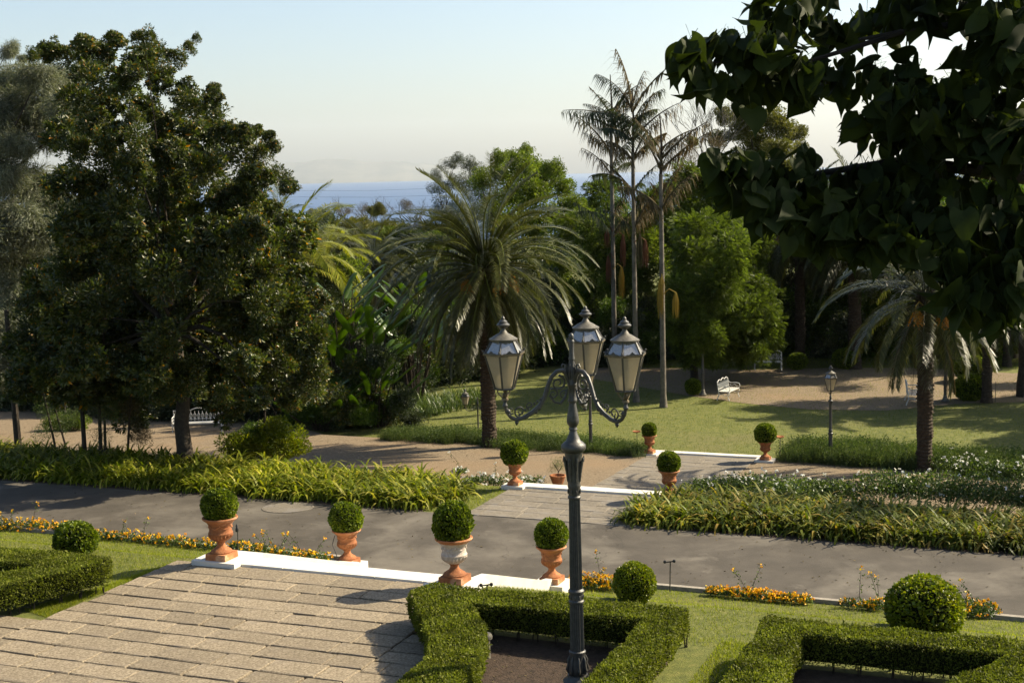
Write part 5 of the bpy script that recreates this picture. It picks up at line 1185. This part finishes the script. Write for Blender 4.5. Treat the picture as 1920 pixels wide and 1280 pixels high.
bare('pinkish bare tree left of the group before the sea', 650, 425, 378, 190, 1, 3); bare('leafy-topped tree in the middle of the bare trees before the sea', 712, 425, 376, 185, 2, 7); bare('reddish bare tree rightmost of the group before the sea', 770, 425, 376, 195, 3, 4); bare('slight bare tree between its neighbours before the sea', 680, 425, 382, 200, 4, 1)
bare('bare twiggy tree behind the ragged palms', 1325, 330, 190, 95, 5, 0)

# ------------------------------------------------------------------ near tree with big pointed leaves
def heart(seed):
    """pointed heart-shaped blade, folded along its midrib, drooping to the tip, with a stalk"""
    r = random.Random(seed); n = 11; v, q = [], []
    cup = r.uniform(.15, .55); bd = r.uniform(.1, .6); tw = r.uniform(-.3, .3); asp = r.uniform(.82, 1.05); wv = r.uniform(0, 6)
    for k in range(n+1):
        f = k/n; x = f*1.04; w = asp*.5*(math.sin(math.pi*min(1, f*.92+.05)**.62))**.8*(1-f**3.5)+.004
        for j in range(7):
            a = (j-3)/3; back = .16*(abs(a)**1.5)*(1-f)**3
            v.append((x-back, a*w, -bd*x*x+cup*abs(a)*w*.8+tw*a*w*x+.02*math.sin(wv+x*9+a*3)*abs(a)))
    for k in range(n):
        for j in range(6): q.append((7*k+j, 7*k+j+1, 7*k+j+8, 7*k+j+7))
    b = len(v); v += [(-.55, -.012, .22), (-.55, .012, .22), (-.25, -.01, .10), (-.25, .01, .10), (.02, -.01, .0), (.02, .01, .0)]
    q += [(b, b+1, b+3, b+2), (b+2, b+3, b+5, b+4)]
    return v, q
HT = [heart(i) for i in range(6)]; HM = [npmesh('leaf', v, q, None, [M['near_leaf']], smooth=True) for v, q in HT]
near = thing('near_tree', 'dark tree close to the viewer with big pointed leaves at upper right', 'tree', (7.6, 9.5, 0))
nl = [(1300, 95, 40, 8), (1340, 75, 34, 8.2), (1290, 130, 30, 8), (1380, 90, 40, 8.3), (1430, 80, 40, 8.1), (1330, 150, 32, 8), (1385, 150, 34, 8.2), (1440, 150, 42, 8.4), (1490, 120, 48, 8.2), (1450, 30, 42, 8.6), (1500, 25, 44, 8.4), (1400, 200, 22, 8.1), (1520, 165, 36, 8.3), (1560, 130, 44, 8.6), (1560, 60, 40, 8.8), (1620, 40, 36, 9),
 (1700, 20, 60, 8.6), (1780, 10, 60, 8.8), (1860, 40, 60, 8.2), (1900, 110, 60, 8), (1840, 110, 50, 8.6), (1620, 150, 26, 9), (1590, 170, 20, 8.8),
 (1640, 130, 30, 8.6), (1700, 130, 34, 8.5), (1660, 180, 44, 8.2), (1620, 210, 34, 8.4), (1720, 190, 50, 8), (1790, 180, 60, 8.3), (1870, 190, 60, 8.5), (1900, 260, 60, 8), (1830, 260, 60, 8.2), (1760, 260, 55, 8.4), (1690, 260, 45, 8.2), (1640, 250, 30, 8.5), (1600, 232, 12, 8.6),
 (1340, 300, 26, 7.8), (1380, 300, 34, 7.8), (1430, 310, 36, 7.9), (1360, 345, 32, 7.8), (1420, 350, 40, 7.8), (1480, 320, 34, 8), (1510, 300, 24, 8.1), (1520, 340, 34, 8), (1470, 370, 44, 7.9), (1430, 400, 34, 7.7), (1530, 390, 45, 7.9), (1480, 420, 34, 7.7), (1520, 440, 34, 7.8), (1580, 330, 22, 8.2), (1600, 380, 44, 8), (1620, 320, 36, 8.2), (1570, 430, 44, 7.8), (1650, 370, 50, 8), (1690, 330, 44, 8.2), (1740, 340, 45, 8.2), (1800, 350, 34, 8.4), (1880, 370, 50, 8),
 (1640, 430, 50, 7.9), (1710, 400, 50, 8), (1780, 410, 50, 7.8), (1850, 420, 55, 7.9), (1910, 440, 60, 7.8), (1620, 470, 30, 7.8), (1690, 450, 46, 7.7), (1760, 470, 45, 7.7), (1830, 490, 50, 7.8), (1900, 510, 55, 7.6), (1790, 530, 40, 7.6), (1840, 560, 38, 7.6), (1800, 565, 28, 7.5), (1890, 560, 36, 7.6), (1860, 590, 24, 7.5),
 (1960, 100, 80, 8), (1980, 250, 90, 8), (1990, 420, 90, 7.9), (1980, 560, 60, 7.8), (2100, 200, 110, 8.5), (2120, 420, 110, 8.4), (2250, 300, 140, 9), (1900, -60, 90, 8.3), (1700, -70, 90, 8.8), (1520, -50, 70, 8.5), (2080, 0, 120, 8.6), (2250, 60, 150, 9), (1800, -180, 120, 9), (2050, -200, 150, 9), (1600, -160, 90, 9), (2300, -150, 150, 9.5)]
r = np.random.default_rng(5); LP, LS = [], []
for (u, v, rad, Y) in nl:
    n = max(4, int((rad/30)**2*10.5)) if u < 1940 and v > -20 else int((rad/30)**2*4.0)
    c = at(u, v, Y=Y+.6); R0 = rad*Y/F_PX*.85; d = rdir(n, r)*(r.random((n, 1))**.4)*R0*(1, 1.9, 1)
    LP.append(c+d); LS.append(d/R0)
LP, LS = np.concatenate(LP), np.concatenate(LS); n = len(LP)
o = LS*.5+rdir(n, r)*.65+(-.25, -.1, -.75); B = bases(o, r, 1.4); S = .145*r.uniform(.55, 1.35, n)
dist = np.linalg.norm(LP-CAM, axis=1)
dd = LP-CAM; cu = 960+F_PX*(dd@rt)/(dd@fwd); cv = 640-F_PX*(dd@up)/(dd@fwd)
inv = (cu > 1240) & (cu < 1925) & (cv > -10) & (cv < 640)
order = np.argsort(np.where(inv, dist, dist+100)); first = order[:300]; rest = order[300:]
o3 = Vector(near.location)
for j in first:
    q = Matrix(B[j].tolist()).to_quaternion(); ob = link('leaf', HM[j % 6], near, tuple(Vector(LP[j])-o3), sc=S[j]); ob.rotation_euler = q.to_euler()
parts = []
for k in range(6):
    ii = rest[k::6]; v, q = HT[k]; parts.append(scatter(v, q, [], LP[ii]-np.array(near.location), B[ii], S[ii]))
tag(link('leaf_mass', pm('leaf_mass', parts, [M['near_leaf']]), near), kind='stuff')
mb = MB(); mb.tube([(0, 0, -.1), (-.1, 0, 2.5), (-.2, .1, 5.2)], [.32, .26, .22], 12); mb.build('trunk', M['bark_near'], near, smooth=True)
def L3(u, v, Y): return tuple(Vector(at(u, v, Y=Y+.55))-o3)
mb = MB()
mb.tube([(-.2, .1, 4.8), L3(2200, 330, 9), L3(1950, 60, 8.8), L3(1800, 45, 8.6), L3(1690, 60, 8.5), L3(1610, 75, 8.5)], [.14, .10, .05, .026, .016, .011], 8)
mb.tube([L3(1950, 60, 8.8), L3(1860, 15, 8.7), L3(1760, 38, 8.7), L3(1690, 20, 8.6)], [.03, .02, .012, .008], 6)
mb.tube([L3(1690, 60, 8.5), L3(1600, 90, 8.5), L3(1500, 120, 8.4), L3(1400, 112, 8.3), L3(1320, 120, 8.2)], [.02, .016, .012, .009, .006], 6)
mb.tube([L3(2200, 330, 9), L3(1900, 330, 8.5), L3(1700, 300, 8.4), L3(1500, 330, 8.2), L3(1380, 320, 8.1)], [.08, .05, .03, .016, .008], 7)
mb.tube([L3(2200, 330, 9), L3(1950, 480, 8.3), L3(1800, 470, 8.1), L3(1640, 430, 8.1)], [.07, .04, .02, .01], 7)
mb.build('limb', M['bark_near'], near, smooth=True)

# ------------------------------------------------------------------ small things
def stake(u, vb, z, H, label, kind):
    p = at(u, vb, z); t = thing('garden_stake' if kind else 'sprinkler', label, 'stake', tuple(p)); mb = MB()
    mb.tube([(0, 0, -.05), (.015, 0, H)], .012, 6)
    mb.build('pole', M['iron'], t)
    if kind == 1: MB().lathe([(.02, H-.02), (.04, H+.0), (.03, H+.05), (.015, H+.09), (.03, H+.1), (.005, H+.15)], 8).build('head', M['black'], t)
    elif kind == 2:
        m = MB(); m.tube([(-.09, 0, H-.01), (0, 0, H), (.09, 0, H+.01)], .014, 6); m.ball((-.09, 0, H), .035, 6); m.ball((.09, 0, H+.01), .035, 6); m.build('head', M['black'], t)
    elif kind == 3: MB().lathe([(.02, H), (.12, H+.03), (.15, H+.07), (.14, H+.07), (.1, H+.045), (.02, H+.04)], 14).build('bowl', M['terracotta'], t)
    return t
stake(446, 1030, -.8, .42, 'short dark stake light beside the upper left urn', 1)
stake(1256, 1104, -.95, .55, 'metal stake with a two-way head at the road edge', 2)
stake(912, 1113, -.05, .16, 'low black sprinkler head in the grass right of the white-bloomed urn', 2)
stake(1194, 838, -2.4, .50, 'thin stake with a small clay bowl left of the far left urn', 3)
stake(1462, 866, -2.3, .78, 'thin stake with a small clay bowl right of the far right urn', 3)
stake(1866, 752, -2.45, .8, 'thin dark stake on the sunny gravel at the right', 0)
p = at(912, 1232, .012); t = thing('bollard_light', 'small grey bollard inside the hedge left of the big lamp post', 'bollard', tuple(p))
MB().lathe([(.07, 0), (.065, .02), (.06, .24), (.06, .28)], 14).build('post', M['iron_light'], t, True); MB().lathe([(.02, .28), (.095, .29), (.10, .33), (.08, .37), (.02, .38)], 14).build('cap', M['iron_light'], t, True)
a, b = at(627, 995, -.15), at(632, 1052, -.75)
mb = MB(); mb.tube([tuple(at(628, 1003, Y=a[1]-.1)), tuple(at(623, 1020, Y=a[1]-.1)), tuple(at(631, 1040, Y=a[1]-.2)), tuple(at(629, 1054, Y=a[1]-.3))], .008, 5); o = mb.build('hose', M['black']); tag(o, 'thin black hose hanging behind the urn at the foot of the steps', 'hose')
p = at(1046, 907, -2.0); t = thing('flower_pot', 'small leafy plant in a low clay pot behind the big lamp post', 'potted plant', tuple(p), 0)
MB().lathe([(.15, 0), (.2, .12), (.23, .22), (.245, .23), (.245, .27), (.21, .27), (.19, .2)], 18).build('pot', M['terracotta'], t, True)
for k, (x, z) in enumerate(((-.12, .5), (.12, .55), (0, .68))): tag(link('leaves', CL['rose_foliage'][k % 2], t, (x, 0, z), rq(), .20), kind='stuff')
mb = MB(); mb.tube([(0, 0, .15), (.02, 0, .4), (-.1, 0, .6)], .015, 5); mb.tube([(.02, 0, .35), (.14, 0, .55)], .01, 5); mb.build('stem', M['bark_dark'], t)
p = at(540, 953, -1.1); tag(MB().lathe([(.02, 0), (.66, 0), (.66, .032), (.60, .036), (.02, .034)], 28).build('cover', M['pathstone'], loc=(p[0], p[1], -1.1), sc=(1, .85, 1)), 'pale round cover set in the road next to the left strap leaves', 'road cover')
p = at(253, 962, -1.07); tag(link('fallen_leaf', PAD[1].copy(), None, (p[0], p[1], -1.06), (0, R(85), .2), (.14, .14, .14)), 'single pale dead leaf lying on the road at left', 'leaf'); bpy.data.objects['fallen_leaf'].data.materials[0] = M['leaf_fallen']

# dead leaves and grit lying about
r = np.random.default_rng(21)
for nm, poly, n, mt, sz, dz in (('leaf_litter', [(-40, 26.8), (6, 26.8), (6, 31), (-40, 31)], 900, 'dead', .06, .03), ('leaf_litter', [(-40, 36), (14, 36), (14, 45), (-40, 45)], 1400, 'dead', .07, .02), ('leaf_litter', [(-8.8, 13.5), (-5.9, 13.5), (-6, 19.7), (-8.7, 19.7)], 500, 'dead', .05, .02), ('leaf_litter', [(-15.9, 14), (-9.8, 14), (-9.8, 22), (-15.9, 22)], 120, 'dead', .035, .05)):
    P = stpoints(poly, n, r); P[:, 2] += dz; o = rdir(n, r)*(1, 1, .15)
    tag(link(nm, pm(nm, [scatter(*T_LEAF, P, bases(o, r, .3), sz*r.uniform(.4, 1.3, n))], [M[mt]])), kind='stuff', label='dead leaves lying about')
# ------------------------------------------------------------------ sea, far hills, cables, haze
tag(link('sea', npmesh('sea', [(-60000, 700, -104), (60000, 700, -104), (60000, 52000, -104), (-60000, 52000, -104)], [(0, 1, 2, 3)], None, [surfmat('sea_water', [(.3, (.010, .055, .17)), (.7, (.016, .072, .20))], .0006, .35, .6, .02, spec=.4, bdist=1.5)])), kind='structure')
def hills(name, pts, Y, depth, label):
    V, Q = [], []; n = len(pts)
    rr = random.Random(3)
    for i, (u, v) in enumerate(pts):
        p = at(u, v, Y=Y); V += [(p[0]*.97, Y-depth, -110), (p[0], Y, p[2]), (p[0]*1.03, Y+depth, -110)]
    for i in range(n-1): Q += [(3*i, 3*i+3, 3*i+4, 3*i+1), (3*i+1, 3*i+4, 3*i+5, 3*i+2)]
    return tag(link(name, npmesh(name, V, Q, None, [surfmat('hill_rock', [(.3, (.10, .11, .09)), (.7, (.20, .19, .15))], .002, .95, 0)])), label, kind='structure')
hp = [(330, 330), (400, 318), (470, 308), (520, 303), (560, 305), (600, 299), (650, 298), (690, 304), (740, 302), (790, 307), (840, 312), (900, 318), (960, 322)]
fine = []
for i in range(len(hp)-1):
    for k in range(6): f = k/6; fine.append((hp[i][0]+(hp[i+1][0]-hp[i][0])*f, hp[i][1]+(hp[i+1][1]-hp[i][1])*f+random.uniform(-1, 1)))
hills('hills', fine, 26000, 1500, 'faint far hills across the sea')
for k, (v0, v1) in enumerate(((362, 352), (373, 366), (391, 388))):
    a, b = Vector(at(420, v0-4, Y=140)), Vector(at(960, v1-4, Y=150)); m = a.lerp(b, .5)-Vector((0, 0, .25))
    pts = [a.lerp(m, f/4).lerp(m.lerp(b, f/4), f/4) for f in range(5)]
    tag(MB().tube([a, a.lerp(b, .25)-Vector((0, 0, .12)), m, a.lerp(b, .75)-Vector((0, 0, .12)), b], .012, 4).build('power_cable', M['black']), ['highest of the three power cables crossing the sea', 'middle one of the three power cables crossing the sea', 'lowest of the power cables, by the bare tree tops'][k], 'cable', 'power cables before the sea')
HAZE = 2.2e-5
if HAZE:
    hm = bpy.data.materials.new('haze_air'); hm.use_nodes = True; nt = hm.node_tree; nt.nodes.clear()
    ho = nt.nodes.new('ShaderNodeOutputMaterial'); hv = nt.nodes.new('ShaderNodeVolumePrincipled')
    hv.inputs['Color'].default_value = (.80, .90, 1, 1); hv.inputs['Density'].default_value = HAZE; hv.inputs['Anisotropy'].default_value = .2
    nt.links.new(hv.outputs[0], ho.inputs['Volume'])
    tag(MB().box((0, 11500, 400), (80000, 33000, 1200), 0).build('haze', hm), 'pale sea haze', kind='stuff')
